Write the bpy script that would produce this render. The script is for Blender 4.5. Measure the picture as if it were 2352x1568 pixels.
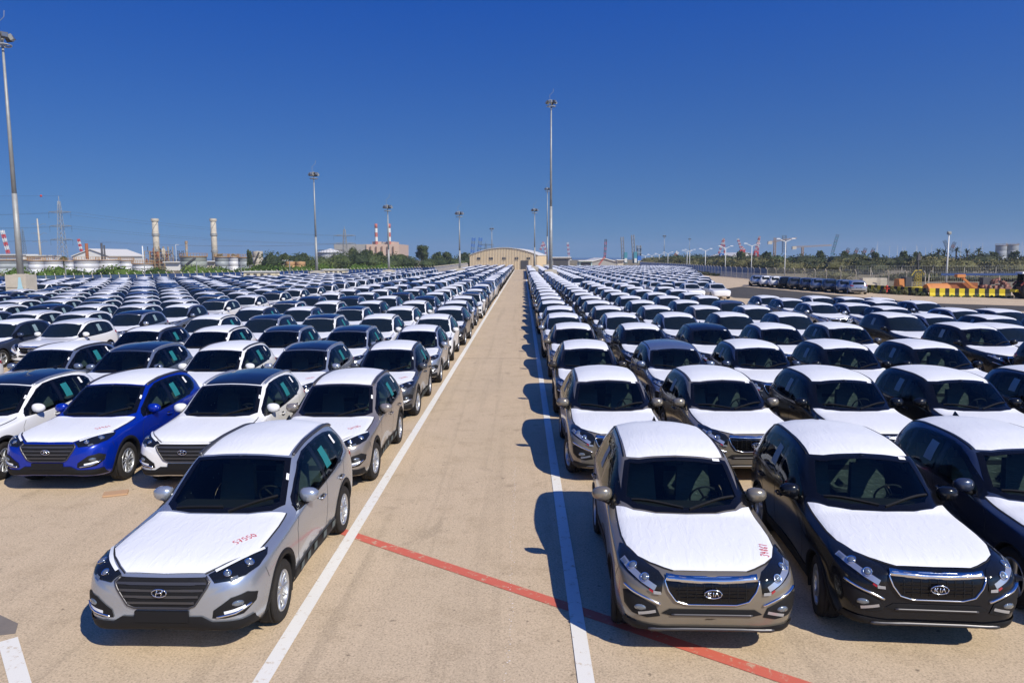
import bpy, math, random
import numpy as np
from mathutils import Vector, Matrix
from mathutils.bvhtree import BVHTree
from mathutils.geometry import delaunay_2d_cdt

random.seed(7); np.random.seed(7)
for o in list(bpy.data.objects): bpy.data.objects.remove(o)
SC = bpy.context.scene
COL = SC.collection

# ---------------------------------------------------------------- camera
CAM_H = 4.04; F_PX = 1695.0; PITCH = .1143; YAW = -.015; ROLL = -.003
_cy, _sy = math.cos(YAW), math.sin(YAW)
FWD = Vector((_sy*math.cos(PITCH), _cy*math.cos(PITCH), -math.sin(PITCH)))
_r0 = Vector((_cy, -_sy, 0)); _u0 = _r0.cross(FWD)
RGT = _r0*math.cos(ROLL) + _u0*math.sin(ROLL)
UPV = -_r0*math.sin(ROLL) + _u0*math.cos(ROLL)
cam_d = bpy.data.cameras.new('camera'); cam = bpy.data.objects.new('camera', cam_d); COL.objects.link(cam)
m = Matrix((RGT, UPV, -FWD)).transposed().to_4x4(); m.translation = Vector((0, 0, CAM_H)); cam.matrix_world = m
cam_d.sensor_width = 36; cam_d.lens = F_PX/2352*36; cam_d.clip_start = .1; cam_d.clip_end = 60000
SC.camera = cam
SC.render.resolution_x = 1024; SC.render.resolution_y = 682

def at(px, py, Y):
    """point at distance Y down the lane seen at that place of the photograph (2352 wide measure)"""
    d = FWD + RGT*((px-1176)/F_PX) - UPV*((py-784)/F_PX)
    t = Y/d.y
    return Vector((0, 0, CAM_H)) + d*t
def hgt(px, py, Y): return at(px, py, Y).z

# ---------------------------------------------------------------- light
SUN = Vector((.80, -.92, 1.10)).normalized()
SUN_EL = math.asin(SUN.z); SUN_AZ = math.atan2(SUN.x, SUN.y)
SKY_K, SKY_C, SKY_S, SKY_H, SKY_T, SKY_B = 1.1, .26, 1.32, (.62, .64, .66), (.135, .45, 1.0), .152
w = bpy.data.worlds.new('World'); SC.world = w; w.use_nodes = True
nt = w.node_tree; bg = nt.nodes['Background']
sky = nt.nodes.new('ShaderNodeTexSky'); sky.sky_type = 'NISHITA'; sky.sun_disc = False
sky.sun_elevation = SUN_EL; sky.sun_rotation = SUN_AZ
sky.altitude = 0; sky.air_density = 1.0; sky.dust_density = 1.0; sky.ozone_density = 1.0
tcw = nt.nodes.new('ShaderNodeTexCoord'); sep = nt.nodes.new('ShaderNodeSeparateXYZ'); cmb = nt.nodes.new('ShaderNodeCombineXYZ')
zm_ = nt.nodes.new('ShaderNodeMath'); zm_.operation = 'MULTIPLY_ADD'; zm_.inputs[1].default_value = SKY_K; zm_.inputs[2].default_value = SKY_C
nt.links.new(tcw.outputs['Generated'], sep.inputs[0]); nt.links.new(sep.outputs[0], cmb.inputs[0]); nt.links.new(sep.outputs[1], cmb.inputs[1])
nt.links.new(sep.outputs[2], zm_.inputs[0]); nt.links.new(zm_.outputs[0], cmb.inputs[2]); nt.links.new(cmb.outputs[0], sky.inputs[0])
hs = nt.nodes.new('ShaderNodeHueSaturation'); hs.inputs['Saturation'].default_value = SKY_S
tint = nt.nodes.new('ShaderNodeMix'); tint.data_type = 'RGBA'; tint.blend_type = 'MULTIPLY'; tint.inputs[0].default_value = 1; 
gr_ = nt.nodes.new('ShaderNodeValToRGB'); gr_.color_ramp.elements[0].position = .03; gr_.color_ramp.elements[0].color = (*SKY_H, 1)
gr_.color_ramp.elements[1].position = .34; gr_.color_ramp.elements[1].color = (*SKY_T, 1)
nt.links.new(sep.outputs[2], gr_.inputs[0]); nt.links.new(gr_.outputs[0], tint.inputs[7])
nt.links.new(sky.outputs[0], hs.inputs['Color']); nt.links.new(hs.outputs[0], tint.inputs[6]); nt.links.new(tint.outputs[2], bg.inputs[0])
bg.inputs[1].default_value = SKY_B
sd = bpy.data.lights.new('sun', 'SUN'); sd.energy = 5.0; sd.angle = math.radians(.53); sd.color = (1, .93, .81)
so = bpy.data.objects.new('sun', sd); COL.objects.link(so)
so.rotation_euler = SUN.to_track_quat('Z', 'Y').to_euler(); so.location = (30, -30, 60)
vs = SC.view_settings; vs.view_transform = 'Standard'; vs.look = 'None'; vs.exposure = .10; vs.gamma = 1; vs.use_curve_mapping = False

# ---------------------------------------------------------------- materials
MATS = {}
def mat(name, col, rough=.5, metal=0., coat=0., spec=.5, noise=None, bump=None, emis=None):
    if name in MATS: return MATS[name]
    m = bpy.data.materials.new(name); m.use_nodes = True; N = m.node_tree.nodes; L = m.node_tree.links
    b = N['Principled BSDF']; b.inputs['Base Color'].default_value = (*col, 1)
    b.inputs['Roughness'].default_value = rough; b.inputs['Metallic'].default_value = metal
    b.inputs['Coat Weight'].default_value = coat; b.inputs['Coat Roughness'].default_value = .03
    b.inputs['Specular IOR Level'].default_value = spec
    if noise:   # (scale, amount, second colour)
        tc = N.new('ShaderNodeTexCoord'); n = N.new('ShaderNodeTexNoise'); n.inputs['Scale'].default_value = noise[0]
        n.inputs['Detail'].default_value = 6; n.inputs['Roughness'].default_value = .65
        mx = N.new('ShaderNodeMix'); mx.data_type = 'RGBA'
        mx.inputs[6].default_value = (*col, 1); mx.inputs[7].default_value = (*noise[2], 1)
        r = N.new('ShaderNodeMapRange'); r.inputs[1].default_value = .5-noise[1]; r.inputs[2].default_value = .5+noise[1]
        L.new(tc.outputs['Object'], n.inputs['Vector']); L.new(n.outputs[0], r.inputs[0]); L.new(r.outputs[0], mx.inputs[0])
        L.new(mx.outputs[2], b.inputs['Base Color'])
    if bump:    # (scale, strength, stretch vector)
        tc = N.new('ShaderNodeTexCoord'); mp = N.new('ShaderNodeMapping'); mp.inputs['Scale'].default_value = bump[2]
        n = N.new('ShaderNodeTexNoise'); n.inputs['Scale'].default_value = bump[0]; n.inputs['Detail'].default_value = 5
        bp = N.new('ShaderNodeBump'); bp.inputs['Strength'].default_value = bump[1]; bp.inputs['Distance'].default_value = .02
        L.new(tc.outputs['Object'], mp.inputs[0]); L.new(mp.outputs[0], n.inputs['Vector'])
        L.new(n.outputs[0], bp.inputs['Height']); L.new(bp.outputs[0], b.inputs['Normal'])
    MATS[name] = m; return m

def paint(name, col, metal, rough=.26):
    """car paint outside, dark trim on the inner side of the shell"""
    key = 'paint_'+name
    if key in MATS: return MATS[key]
    dark = max(col) < .1
    m = mat(key, col, .18 if dark else rough, metal, coat=.3 if dark else .6, spec=.25 if dark else .5)
    N = m.node_tree.nodes; L = m.node_tree.links; b = N['Principled BSDF']; out = N['Material Output']
    g = N.new('ShaderNodeNewGeometry'); d = N.new('ShaderNodeBsdfDiffuse'); d.inputs[0].default_value = (.02, .02, .022, 1)
    mx = N.new('ShaderNodeMixShader'); L.new(g.outputs['Backfacing'], mx.inputs[0]); L.new(b.outputs[0], mx.inputs[1]); L.new(d.outputs[0], mx.inputs[2])
    L.new(mx.outputs[0], out.inputs[0])
    if metal > 0:  # flake
        v = N.new('ShaderNodeTexNoise'); v.inputs['Scale'].default_value = 900; tc = N.new('ShaderNodeTexCoord')
        bp = N.new('ShaderNodeBump'); bp.inputs['Strength'].default_value = .06; bp.inputs['Distance'].default_value = .001
        L.new(tc.outputs['Object'], v.inputs['Vector']); L.new(v.outputs[0], bp.inputs['Height']); L.new(bp.outputs[0], b.inputs['Normal'])
    return m
PAINTS = {
 'silver': ((.40, .43, .48), .65), 'white': ((.73, .73, .73), 0), 'taupe': ((.24, .21, .165), .5), 'black': ((.006, .007, .010), 0),
 'slate': ((.05, .065, .105), .5), 'blue': ((.0, .022, .34), .35), 'grey': ((.085, .09, .10), .5), 'beige': ((.30, .265, .235), .5),
 'bluesilver': ((.19, .225, .30), .6), 'brown': ((.07, .06, .05), .5), 'red': ((.35, .01, .01), .1)}
for k, (c, mt) in PAINTS.items(): paint(k, c, mt)
PAINTWORD = dict(silver='silver', white='white', taupe='grey-brown metallic', black='black', slate='dark slate blue', blue='bright blue',
                 grey='dark grey', beige='beige metallic', bluesilver='blue-grey silver', brown='dark brown', red='red')

def film_mat():
    m = mat('protective_film', (.74, .75, .77), .36, 0, spec=.35)
    N = m.node_tree.nodes; L = m.node_tree.links; b = N['Principled BSDF']
    tc = N.new('ShaderNodeTexCoord')
    mp = N.new('ShaderNodeMapping'); mp.inputs['Scale'].default_value = (5, 1.3, 1); mp.inputs['Rotation'].default_value = (0, 0, .35)
    n1 = N.new('ShaderNodeTexNoise'); n1.inputs['Scale'].default_value = 2.2; n1.inputs['Detail'].default_value = 4; n1.inputs['Distortion'].default_value = 1.2
    r = N.new('ShaderNodeMapRange'); r.inputs[1].default_value = .46; r.inputs[2].default_value = .56
    n2 = N.new('ShaderNodeTexNoise'); n2.inputs['Scale'].default_value = 7; n2.inputs['Detail'].default_value = 3
    ad = N.new('ShaderNodeMath'); ad.operation = 'MULTIPLY_ADD'; ad.inputs[1].default_value = .35
    bp = N.new('ShaderNodeBump'); bp.inputs['Strength'].default_value = .15; bp.inputs['Distance'].default_value = .012
    L.new(tc.outputs['Object'], mp.inputs[0]); L.new(mp.outputs[0], n1.inputs['Vector']); L.new(n1.outputs[0], r.inputs[0])
    L.new(tc.outputs['Object'], n2.inputs['Vector']); L.new(n2.outputs[0], ad.inputs[0]); L.new(r.outputs[0], ad.inputs[2])
    L.new(ad.outputs[0], bp.inputs['Height']); L.new(bp.outputs[0], b.inputs['Normal'])
    return m
FILM = film_mat()
BLK = mat('black_plastic', (.010, .010, .011), .6, spec=.22)
BLKG = mat('gloss_black', (.004, .004, .005), .15, 0, coat=.1, spec=.3)
SATIN = mat('satin_grey', (.085, .083, .088), .38, .6)
CHROME = mat('chrome', (.75, .76, .78), .12, 1)
ALLOY = mat('alloy', (.50, .51, .52), .34, .75)
RUBBER = mat('rubber', (.016, .015, .0145), .8, spec=.25, noise=(18, .3, (.028, .025, .022)))
LENSD = mat('lamp_dark', (.008, .009, .011), .08, 0, coat=.3, spec=.3)
LENSC = mat('lamp_clear', (.20, .23, .26), .06, .55, coat=.8)
LAMPW = mat('lamp_reflector', (.50, .52, .55), .2, .7)
REDL = mat('red_lamp', (.30, .008, .008), .15, 0, coat=.6)
SEAM = mat('panel_gap', (.012, .012, .013), .7)
GLASSO = mat('dark_glass', (.006, .010, .012), .05, 0, spec=.38)
PANO = mat('glass_roof', (.006, .008, .015), .07, 0, coat=.4)
INT = mat('cabin_trim', (.03, .03, .032), .8)
SEATM = mat('wrapped_seat', (.17, .20, .19), .25, bump=(9, .9, (1, 1, 2.5)))
PALES = mat('pale_sticker', (.20, .28, .30), .5)
STK = mat('faded_sticker', (.09, .12, .12), .6)
TEAL = mat('teal_sticker', (.015, .17, .18), .5)
DRL = mat('lamp_strip', (.74, .76, .78), .3)
WHT = mat('white_paper', (.82, .82, .82), .6)
INK = mat('red_ink', (.62, .06, .06), .6)
STEEL = mat('galvanised', (.36, .37, .36), .55, .3, noise=(1.5, .25, (.26, .26, .24)))

def glass_mat():
    m = bpy.data.materials.new('tinted_glass'); m.use_nodes = True; N = m.node_tree.nodes; L = m.node_tree.links
    N.remove(N['Principled BSDF']); out = N['Material Output']
    t = N.new('ShaderNodeBsdfTransparent'); t.inputs[0].default_value = (.42, .50, .48, 1)
    g = N.new('ShaderNodeBsdfGlossy'); g.inputs[1].default_value = .02; g.inputs[0].default_value = (.72, .74, .72, 1)
    f = N.new('ShaderNodeFresnel'); f.inputs[0].default_value = 1.42
    mx = N.new('ShaderNodeMixShader'); L.new(f.outputs[0], mx.inputs[0]); L.new(t.outputs[0], mx.inputs[1]); L.new(g.outputs[0], mx.inputs[2])
    L.new(mx.outputs[0], out.inputs[0]); return m
GLASS = glass_mat()

# ---------------------------------------------------------------- mesh helpers
class MB:
    def __init__(s): s.v = []; s.f = []; s.mi = []; s.mats = []; s.cur = 0
    def mat(s, m):
        if m not in s.mats: s.mats.append(m)
        s.cur = s.mats.index(m); return s
    def add(s, vs, fs):
        n = len(s.v); s.v += [tuple(p) for p in vs]; s.f += [tuple(i+n for i in f) for f in fs]; s.mi += [s.cur]*len(fs); return s
    def box(s, c, d, rz=0, taper=1.0, rx=0):
        x, y, z = d[0]/2, d[1]/2, d[2]/2; P = []
        for k, (a, b, q) in enumerate([(-1,-1,-1),(1,-1,-1),(1,1,-1),(-1,1,-1),(-1,-1,1),(1,-1,1),(1,1,1),(-1,1,1)]):
            t = taper if q > 0 else 1
            p = Vector((a*x*t, b*y*t, q*z))
            if rx: p = Matrix.Rotation(rx, 3, 'X') @ p
            if rz: p = Matrix.Rotation(rz, 3, 'Z') @ p
            P.append(p+Vector(c))
        return s.add(P, [(0,3,2,1),(4,5,6,7),(0,1,5,4),(1,2,6,5),(2,3,7,6),(3,0,4,7)])
    def tube(s, pts, r, n=8, r2=None, cap=True):
        pts = [Vector(p) for p in pts]; m = len(pts)
        V = []; 
        for i, p in enumerate(pts):
            t = (pts[min(i+1, m-1)]-pts[max(i-1, 0)]).normalized()
            a = t.orthogonal().normalized(); b = t.cross(a)
            if abs(t.z) > .9: a = Vector((1, 0, 0)); a = (a-t*a.dot(t)).normalized(); b = t.cross(a)
            rr = r if r2 is None else r+(r2-r)*i/(m-1)
            if isinstance(r, (list, tuple)): rr = r[i]
            for k in range(n):
                q = 2*math.pi*k/n; V.append(p+(a*math.cos(q)+b*math.sin(q))*rr)
        Fc = [(i*n+k, i*n+(k+1) % n, (i+1)*n+(k+1) % n, (i+1)*n+k) for i in range(m-1) for k in range(n)]
        if cap: Fc += [tuple(range(n))[::-1], tuple((m-1)*n+k for k in range(n))]
        return s.add(V, Fc)
    def lathe(s, prof, n=24, axis='z', c=(0, 0, 0), close=False):
        V = []
        for (r, h) in prof:
            for k in range(n):
                q = 2*math.pi*k/n; a, b = r*math.cos(q), r*math.sin(q)
                p = (a, b, h) if axis == 'z' else (h, a, b)
                V.append((p[0]+c[0], p[1]+c[1], p[2]+c[2]))
        m = len(prof)
        Fc = [(i*n+k, i*n+(k+1) % n, (i+1)*n+(k+1) % n, (i+1)*n+k) for i in range(m-1) for k in range(n)]
        if close: Fc += [tuple(range(n))[::-1], tuple((m-1)*n+k for k in range(n))]
        return s.add(V, Fc)
    def build(s, name, m=None, parent=None, smooth=False, loc=None):
        me = bpy.data.meshes.new(name); me.from_pydata(s.v, [], s.f)
        mats = s.mats if s.mats else [m]
        for q in mats: me.materials.append(q)
        if s.mats: me.polygons.foreach_set('material_index', s.mi)
        if smooth: me.polygons.foreach_set('use_smooth', [True]*len(s.f))
        me.update(); o = bpy.data.objects.new(name, me); COL.objects.link(o)
        if parent: o.parent = parent
        if loc is not None: o.location = loc
        return o
def tag(o, label=None, cat=None, group=None, kind=None):
    if label: o['label'] = label
    if cat: o['category'] = cat
    if group: o['group'] = group
    if kind: o['kind'] = kind
    return o
def thing(name, loc=(0, 0, 0), rz=0, **k):
    o = bpy.data.objects.new(name, None); COL.objects.link(o); o.location = loc; o.rotation_euler = (0, 0, rz)
    o.empty_display_size = .3
    return tag(o, **k)
def inst(src, parent=None, loc=None, rz=None, scale=None):
    o = src.copy(); COL.objects.link(o); o.parent = parent
    if loc is not None: o.location = loc
    if rz is not None: o.rotation_euler = (0, 0, rz)
    if scale is not None: o.scale = scale if hasattr(scale, '__len__') else (scale,)*3
    return o
def pchip(pairs):
    x = np.array([p[0] for p in pairs], float); y = np.array([p[1] for p in pairs], float)
    h = np.diff(x); d = np.diff(y)/h; mm = np.zeros(len(x)); mm[0] = d[0]; mm[-1] = d[-1]
    for i in range(1, len(x)-1):
        if d[i-1]*d[i] > 0:
            w1 = 2*h[i]+h[i-1]; w2 = h[i]+2*h[i-1]; mm[i] = (w1+w2)/(w1/d[i-1]+w2/d[i])
    def f(q):
        q = min(max(q, x[0]), x[-1]); i = min(int(np.searchsorted(x, q, 'right')-1), len(x)-2); t = (q-x[i])/h[i]
        return float((2*t**3-3*t**2+1)*y[i]+(t**3-2*t**2+t)*h[i]*mm[i]+(-2*t**3+3*t**2)*y[i+1]+(t**3-t**2)*h[i]*mm[i+1])
    return f
def cr(pts, cnt, closed=False):
    """Catmull-Rom through 2D/3D points, cnt samples per segment"""
    P = [np.array(p, float) for p in pts]; n = len(P); out = []
    segs = n if closed else n-1
    for i in range(segs):
        p0 = P[(i-1) % n] if closed or i > 0 else 2*P[0]-P[1]
        p1 = P[i]; p2 = P[(i+1) % n]
        p3 = P[(i+2) % n] if closed or i < n-2 else 2*P[-1]-P[-2]
        k = cnt[i] if hasattr(cnt, '__len__') else cnt
        d1 = max(np.linalg.norm(p1-p0), 1e-6)**.5; d2 = max(np.linalg.norm(p2-p1), 1e-6)**.5; d3 = max(np.linalg.norm(p3-p2), 1e-6)**.5
        m1 = (p1-p0)/d1-(p2-p0)/(d1+d2)+(p2-p1)/d2; m2 = (p2-p1)/d2-(p3-p1)/(d2+d3)+(p3-p2)/d3
        m1 *= d2; m2 *= d2
        for j in range(k):
            t = j/k
            out.append((2*t**3-3*t**2+1)*p1+(t**3-2*t**2+t)*m1+(-2*t**3+3*t**2)*p2+(t**3-t**2)*m2)
    if not closed: out.append(P[-1])
    return out
# ---------------------------------------------------------------- cars (origin on the ground under the front axle, nose towards -y)
class Shell:
    def __init__(s, T):
        ns = T.get('nose', 0); s.T = T; s.fn = {k: pchip([(u+ns*max(0, (-.5-u))/.4, z) for u, z in v]) for k, v in T['tab'].items()}
        s.u0 = T['tab']['zt'][0][0]+ns; s.u1 = T['tab']['zt'][-1][0]
    def ctrl(s, u):
        g = {k: f(u) for k, f in s.fn.items()}
        zt, zr, xr = g['zt'], g['zr'], g['xr']
        gx = (xr+g['xb'])/2; gz = (zr+g['zb'])/2
        k = min(max((zt-g['zb']-.12)/.3, 0), 1)
        gx += .012+.018*k; 
        return [(0, zt), (.55*xr, zt-(zt-zr)*.28), (.92*xr, zt-(zt-zr)*.78), (xr, zr), (gx, gz), (g['xb'], g['zb']), (g['xb']+(g['xm']-g['xb'])*.42, g['zb']-(g['zb']-g['zm'])*.13), (g['xm'], g['zm']),
                (g['xl'], g['zl']), (g['xs'], g['zs']), (g['xs']*.5, g['zs']-.01), (0, g['zs']-.01)]
    def section(s, u, cnt): return cr(s.ctrl(u), cnt)
    def build(s, us, cnt):
        V = []; n = None
        for u in us:
            h = s.section(u, cnt); n = len(h)
            for x, z in h: V.append((x, u, z))
            for x, z in h[-2:0:-1]: V.append((-x, u, z))
        R = 2*n-2; F = []
        for i in range(len(us)-1):
            for k in range(R): F.append((i*R+k, i*R+(k+1) % R, (i+1)*R+(k+1) % R, (i+1)*R+k))
        def cap(i, flip):
            for k in range(n-2):     # strip between the two halves
                a = i*R+k; b = i*R+k+1; c = i*R+(R-k-1) % R; d = i*R+(R-k) % R
                q = (a, b, c) if k == 0 else (a, b, c, d)
                F.append(q if flip else q[::-1])
            a = i*R+n-2; b = i*R+n-1; c = i*R+n; F.append((a, b, c) if flip else (c, b, a))
        cap(0, False); cap(len(us)-1, True)
        return V, F
def stations(u0, u1, hi=True):
    if hi:
        a = [u0+.22*(t/9)**2 for t in range(9)]; b = list(np.arange(u0+.22, u1-.26, .045)); c = [u1-.25*(t/9)**2 for t in range(9, -1, -1)]
        return a+b+c
    return [u0, u0+.03, u0+.12, u0+.35, -.05, .45, .9, 1.38, 2.0, 2.7, u1-.42, u1-.2, u1-.06, u1]
CNT = [4, 3, 2, 5, 5, 2, 6, 5, 4, 2, 2]
CNTL = [1, 1, 1, 1, 1, 1, 1, 1, 1, 1, 1]

class Proj:
    """lays patches and ribbons on a body surface"""
    def __init__(s, V, F): s.bvh = BVHTree.FromPolygons([Vector(v) for v in V], F)
    def hit(s, p, d):
        d = d.normalized(); h = s.bvh.ray_cast(p-d*4, d, 9)
        if h[0] is None:
            h = s.bvh.find_nearest(p)
        n = h[1]
        if n.dot(d) > 0: n = -n
        return h[0], n
    def frame(s, d):
        d = Vector(d).normalized(); e1 = Vector((1, 0, 0)) if abs(d.x) < .8 else Vector((0, 1, 0))
        e1 = (e1-d*e1.dot(d)).normalized(); e2 = d.cross(e1); return d, e1, e2
    def patch(s, pts, d, off=.006, res=.05, edge=.001, hole=None, mb=None, mirror=False):
        d, e1, e2 = s.frame(d)
        pts = [Vector(p) for p in pts]; dist = sum((p.dot(d) for p in pts))/len(pts)
        P = [Vector((p.dot(e1), p.dot(e2))) for p in pts]
        # resample edge
        E = []
        for i, a in enumerate(P):
            b = P[(i+1) % len(P)]; k = max(1, int((b-a).length/res))
            for j in range(k): E.append(a+(b-a)*(j/k))
        x0 = min(p.x for p in E); x1 = max(p.x for p in E); y0 = min(p.y for p in E); y1 = max(p.y for p in E)
        G = []
        nx = int((x1-x0)/res)+1; ny = int((y1-y0)/res)+1
        for i in range(nx):
            for j in range(ny):
                q = Vector((x0+(i+.5)*(x1-x0)/nx, y0+(j+.5)*(y1-y0)/ny))
                if inside(q, E) and min((q-e).length for e in E) > res*.5: G.append(q)
        ne = len(E)
        vs, es, fs, ov, oe, of = delaunay_2d_cdt(E+G, [(i, (i+1) % ne) for i in range(ne)], [], 1, 1e-6)
        out = []
        edge_ids = set(i for i, o in enumerate(ov) if any(k < ne for k in o))
        for i, q in enumerate(vs):
            p = e1*q.x+e2*q.y+d*dist; h, n = s.hit(p, d)
            out.append(h+n*(edge if i in edge_ids else off))
        # orientation
        f0 = []
        for f in fs:
            a, b, c = [out[k] for k in f[:3]]; nn = (b-a).cross(c-a)
            f0.append(tuple(f) if nn.dot(d) < 0 else tuple(reversed(f)))
        mb = mb or MB()
        mb.add(out, f0)
        return mb
    def ring(s, pts, d, w, off=.008, res=.06, mb=None):
        """band of width w inside the outline"""
        d, e1, e2 = s.frame(d); pts = [Vector(p) for p in pts]; dist = sum((p.dot(d) for p in pts))/len(pts)
        P = [Vector((p.dot(e1), p.dot(e2))) for p in pts]; E = []
        for i, a in enumerate(P):
            b = P[(i+1) % len(P)]; k = max(1, int((b-a).length/res))
            for j in range(k): E.append(a+(b-a)*(j/k))
        n = len(E); area = sum(E[i].x*E[(i+1) % n].y-E[(i+1) % n].x*E[i].y for i in range(n)); sg = 1 if area > 0 else -1
        V = []; F = []
        for i, a in enumerate(E):
            t = (E[(i+1) % n]-E[i-1]).normalized(); nn = Vector((-t.y, t.x))*sg
            for k in range(3):
                q = a+nn*w*k/2; h, nr = s.hit(e1*q.x+e2*q.y+d*dist, d); V.append(h+nr*(off if k else off*.4))
        for i in range(n):
            j = (i+1) % n
            for k in range(2):
                f = (i*3+k, j*3+k, j*3+k+1, i*3+k+1)
                nn = (V[f[1]]-V[f[0]]).cross(V[f[2]]-V[f[0]]); F.append(f if nn.dot(d) < 0 else f[::-1])
        mb = mb or MB(); mb.add(V, F); return mb
    def ribbon(s, pts, d, w, off=.003, step=.03, mb=None, thick=0.):
        d, e1, e2 = s.frame(d); pts = [Vector(p) for p in pts]
        Q = []
        for a, b in zip(pts[:-1], pts[1:]):
            k = max(1, int((b-a).length/step))
            for j in range(k): Q.append(a+(b-a)*(j/k))
        Q.append(pts[-1]); V = []; F = []; n = len(Q); c = 4 if thick else 2
        for i, p in enumerate(Q):
            t = (Q[min(i+1, n-1)]-Q[max(i-1, 0)]); t = (t-d*t.dot(d)).normalized(); sd = t.cross(d)
            h1, n1 = s.hit(p+sd*w/2, d); h2, n2 = s.hit(p-sd*w/2, d)
            if thick: V += [h1-n1*.004, h1+n1*(off+thick), h2+n2*(off+thick), h2-n2*.004]
            else: V += [h1+n1*off, h2+n2*off]
        for i in range(n-1):
            for k in range(c-1): F.append((i*c+k, i*c+k+1, (i+1)*c+k+1, (i+1)*c+k))
        if thick: F += [(0, 3, 2, 1), tuple((n-1)*4+k for k in range(4))]
        mb = mb or MB(); mb.add(V, F); return mb
def inside(q, E):
    c = False; n = len(E); j = n-1
    for i in range(n):
        a, b = E[i], E[j]
        if (a[1] > q[1]) != (b[1] > q[1]) and q[0] < (b[0]-a[0])*(q[1]-a[1])/(b[1]-a[1])+a[0]: c = not c
        j = i
    return c
def edist(q, E):
    m = 9
    for i in range(len(E)):
        a = E[i]; b = E[i-1]; ab = b-a; t = max(0, min(1, (q-a).dot(ab)/max(ab.dot(ab), 1e-9))); m = min(m, (q-a-ab*t).length)
    return m
def mirx(pts): return [(-p[0], p[1], p[2]) for p in pts]

TOP = (0, 0, -1); SIDE = (-1, 0, 0); FRONT = (0, 1, 0); REAR = (0, -1, 0)

def strokes(text, h):
    """handwritten digits as polylines in a unit box"""
    D = {'0': [[(.1,.5),(.25,.05),(.5,.0),(.7,.4),(.6,.9),(.3,1),(.1,.5)]], '5': [[(.65,1),(.2,.95),(.15,.55),(.5,.6),(.65,.3),(.4,0),(.1,.1)]],
         '7': [[(.1,.9),(.6,1),(.3,0)], [(.15,.45),(.6,.5)]], '1': [[(.2,.8),(.4,1),(.4,0)]], '9': [[(.6,.6),(.3,.5),(.15,.8),(.4,1),(.6,.8),(.5,0)]],
         '8': [[(.4,.5),(.15,.8),(.4,1),(.6,.8),(.2,.25),(.4,0),(.6,.2),(.4,.5)]], '6': [[(.6,1),(.2,.5),(.2,.1),(.5,0),(.6,.3),(.2,.4)]], '3': [[(.1,.9),(.5,1),(.55,.7),(.3,.55),(.6,.3),(.4,0),(.1,.1)]], '4': [[(.2,1),(.1,.45),(.65,.5)], [(.5,.8),(.45,0)]]}
    out = []
    for i, ch in enumerate(text):
        for st in D[ch]: out.append([((p[0]+i*.85)*h*.8, p[1]*h) for p in st])
    return out

def wheel_meshes(kind, R=.345, W=.225):
    """tyre and rim, axle along x, outer face at +x"""
    t = MB(); rr = .655*R
    prof = [(rr, -W/2+.01), (rr+.02, -W/2), (R-.03, -W/2-.004), (R-.008, -W/2+.018), (R, -W/2+.05), (R-.006, -W/2+.052), (R-.006, -W/2+.058), (R, -W/2+.06), (R, -.02), (R-.007, -.018), (R-.007, .018), (R, .02),
            (R, W/2-.06), (R-.006, W/2-.058), (R-.006, W/2-.052), (R, W/2-.05), (R-.008, W/2-.018), (R-.03, W/2+.004), (rr+.02, W/2), (rr, W/2-.012)]
    t.lathe(prof, 40, 'x')
    tyre = t.build('tyre', RUBBER, None, True)
    r = MB(); r.mat(ALLOY if kind != 'dark' else BLKG)
    f = W/2-.012
    r.lathe([(rr, -W/2+.02), (rr-.006, f-.02), (rr+.003, f), (rr-.004, f+.008), (rr-.018, f+.004), (rr-.024, f-.02), (rr-.03, f-.06), (rr-.035, -W/2+.05)], 36, 'x')
    r.mat(BLK); r.lathe([(rr-.03, -.03), (.001, -.03)], 24, 'x')
    r.mat(ALLOY)
    r.lathe([(.062, f-.05), (.055, f-.014), (.028, f-.006), (.001, f-.005)], 20, 'x')
    n = {'ten': 5, 'five': 5, 'dark': 5, 'seven': 7}[kind]
    for k in range(n):
        q = 2*math.pi*k/n+.3
        offs = [(-.30, .042), (.30, .042)] if kind in ('ten', 'dark') else ([(0, .10)] if kind == 'five' else [(0, .06)])
        for (da, wd) in offs:
            c0 = Vector((0, math.cos(q+da*.6), math.sin(q+da*.6)))*.05; c1 = Vector((0, math.cos(q+da), math.sin(q+da)))*(rr-.02)
            dr = (c1-c0).normalized(); sd = Vector((0, -dr.z, dr.y)); V = []
            for (c, ww, x) in ((c0, wd*.55, f-.012), (c0.lerp(c1, .5), wd*.42, f-.018), (c1, wd*.62, f-.004)):
                for sx, dx in ((-1, -.022), (-.55, 0), (.55, 0), (1, -.022)): V.append(Vector((x+dx, 0, 0))+c+sd*sx*ww*.6)
            r.add(V, [(a*4+b, a*4+b+1, a*4+b+5, a*4+b+4) for a in range(2) for b in range(3)])
    rim = r.build('rim', None, None, True)
    for o in (tyre, rim): COL.objects.unlink(o)
    return tyre, rim

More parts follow.
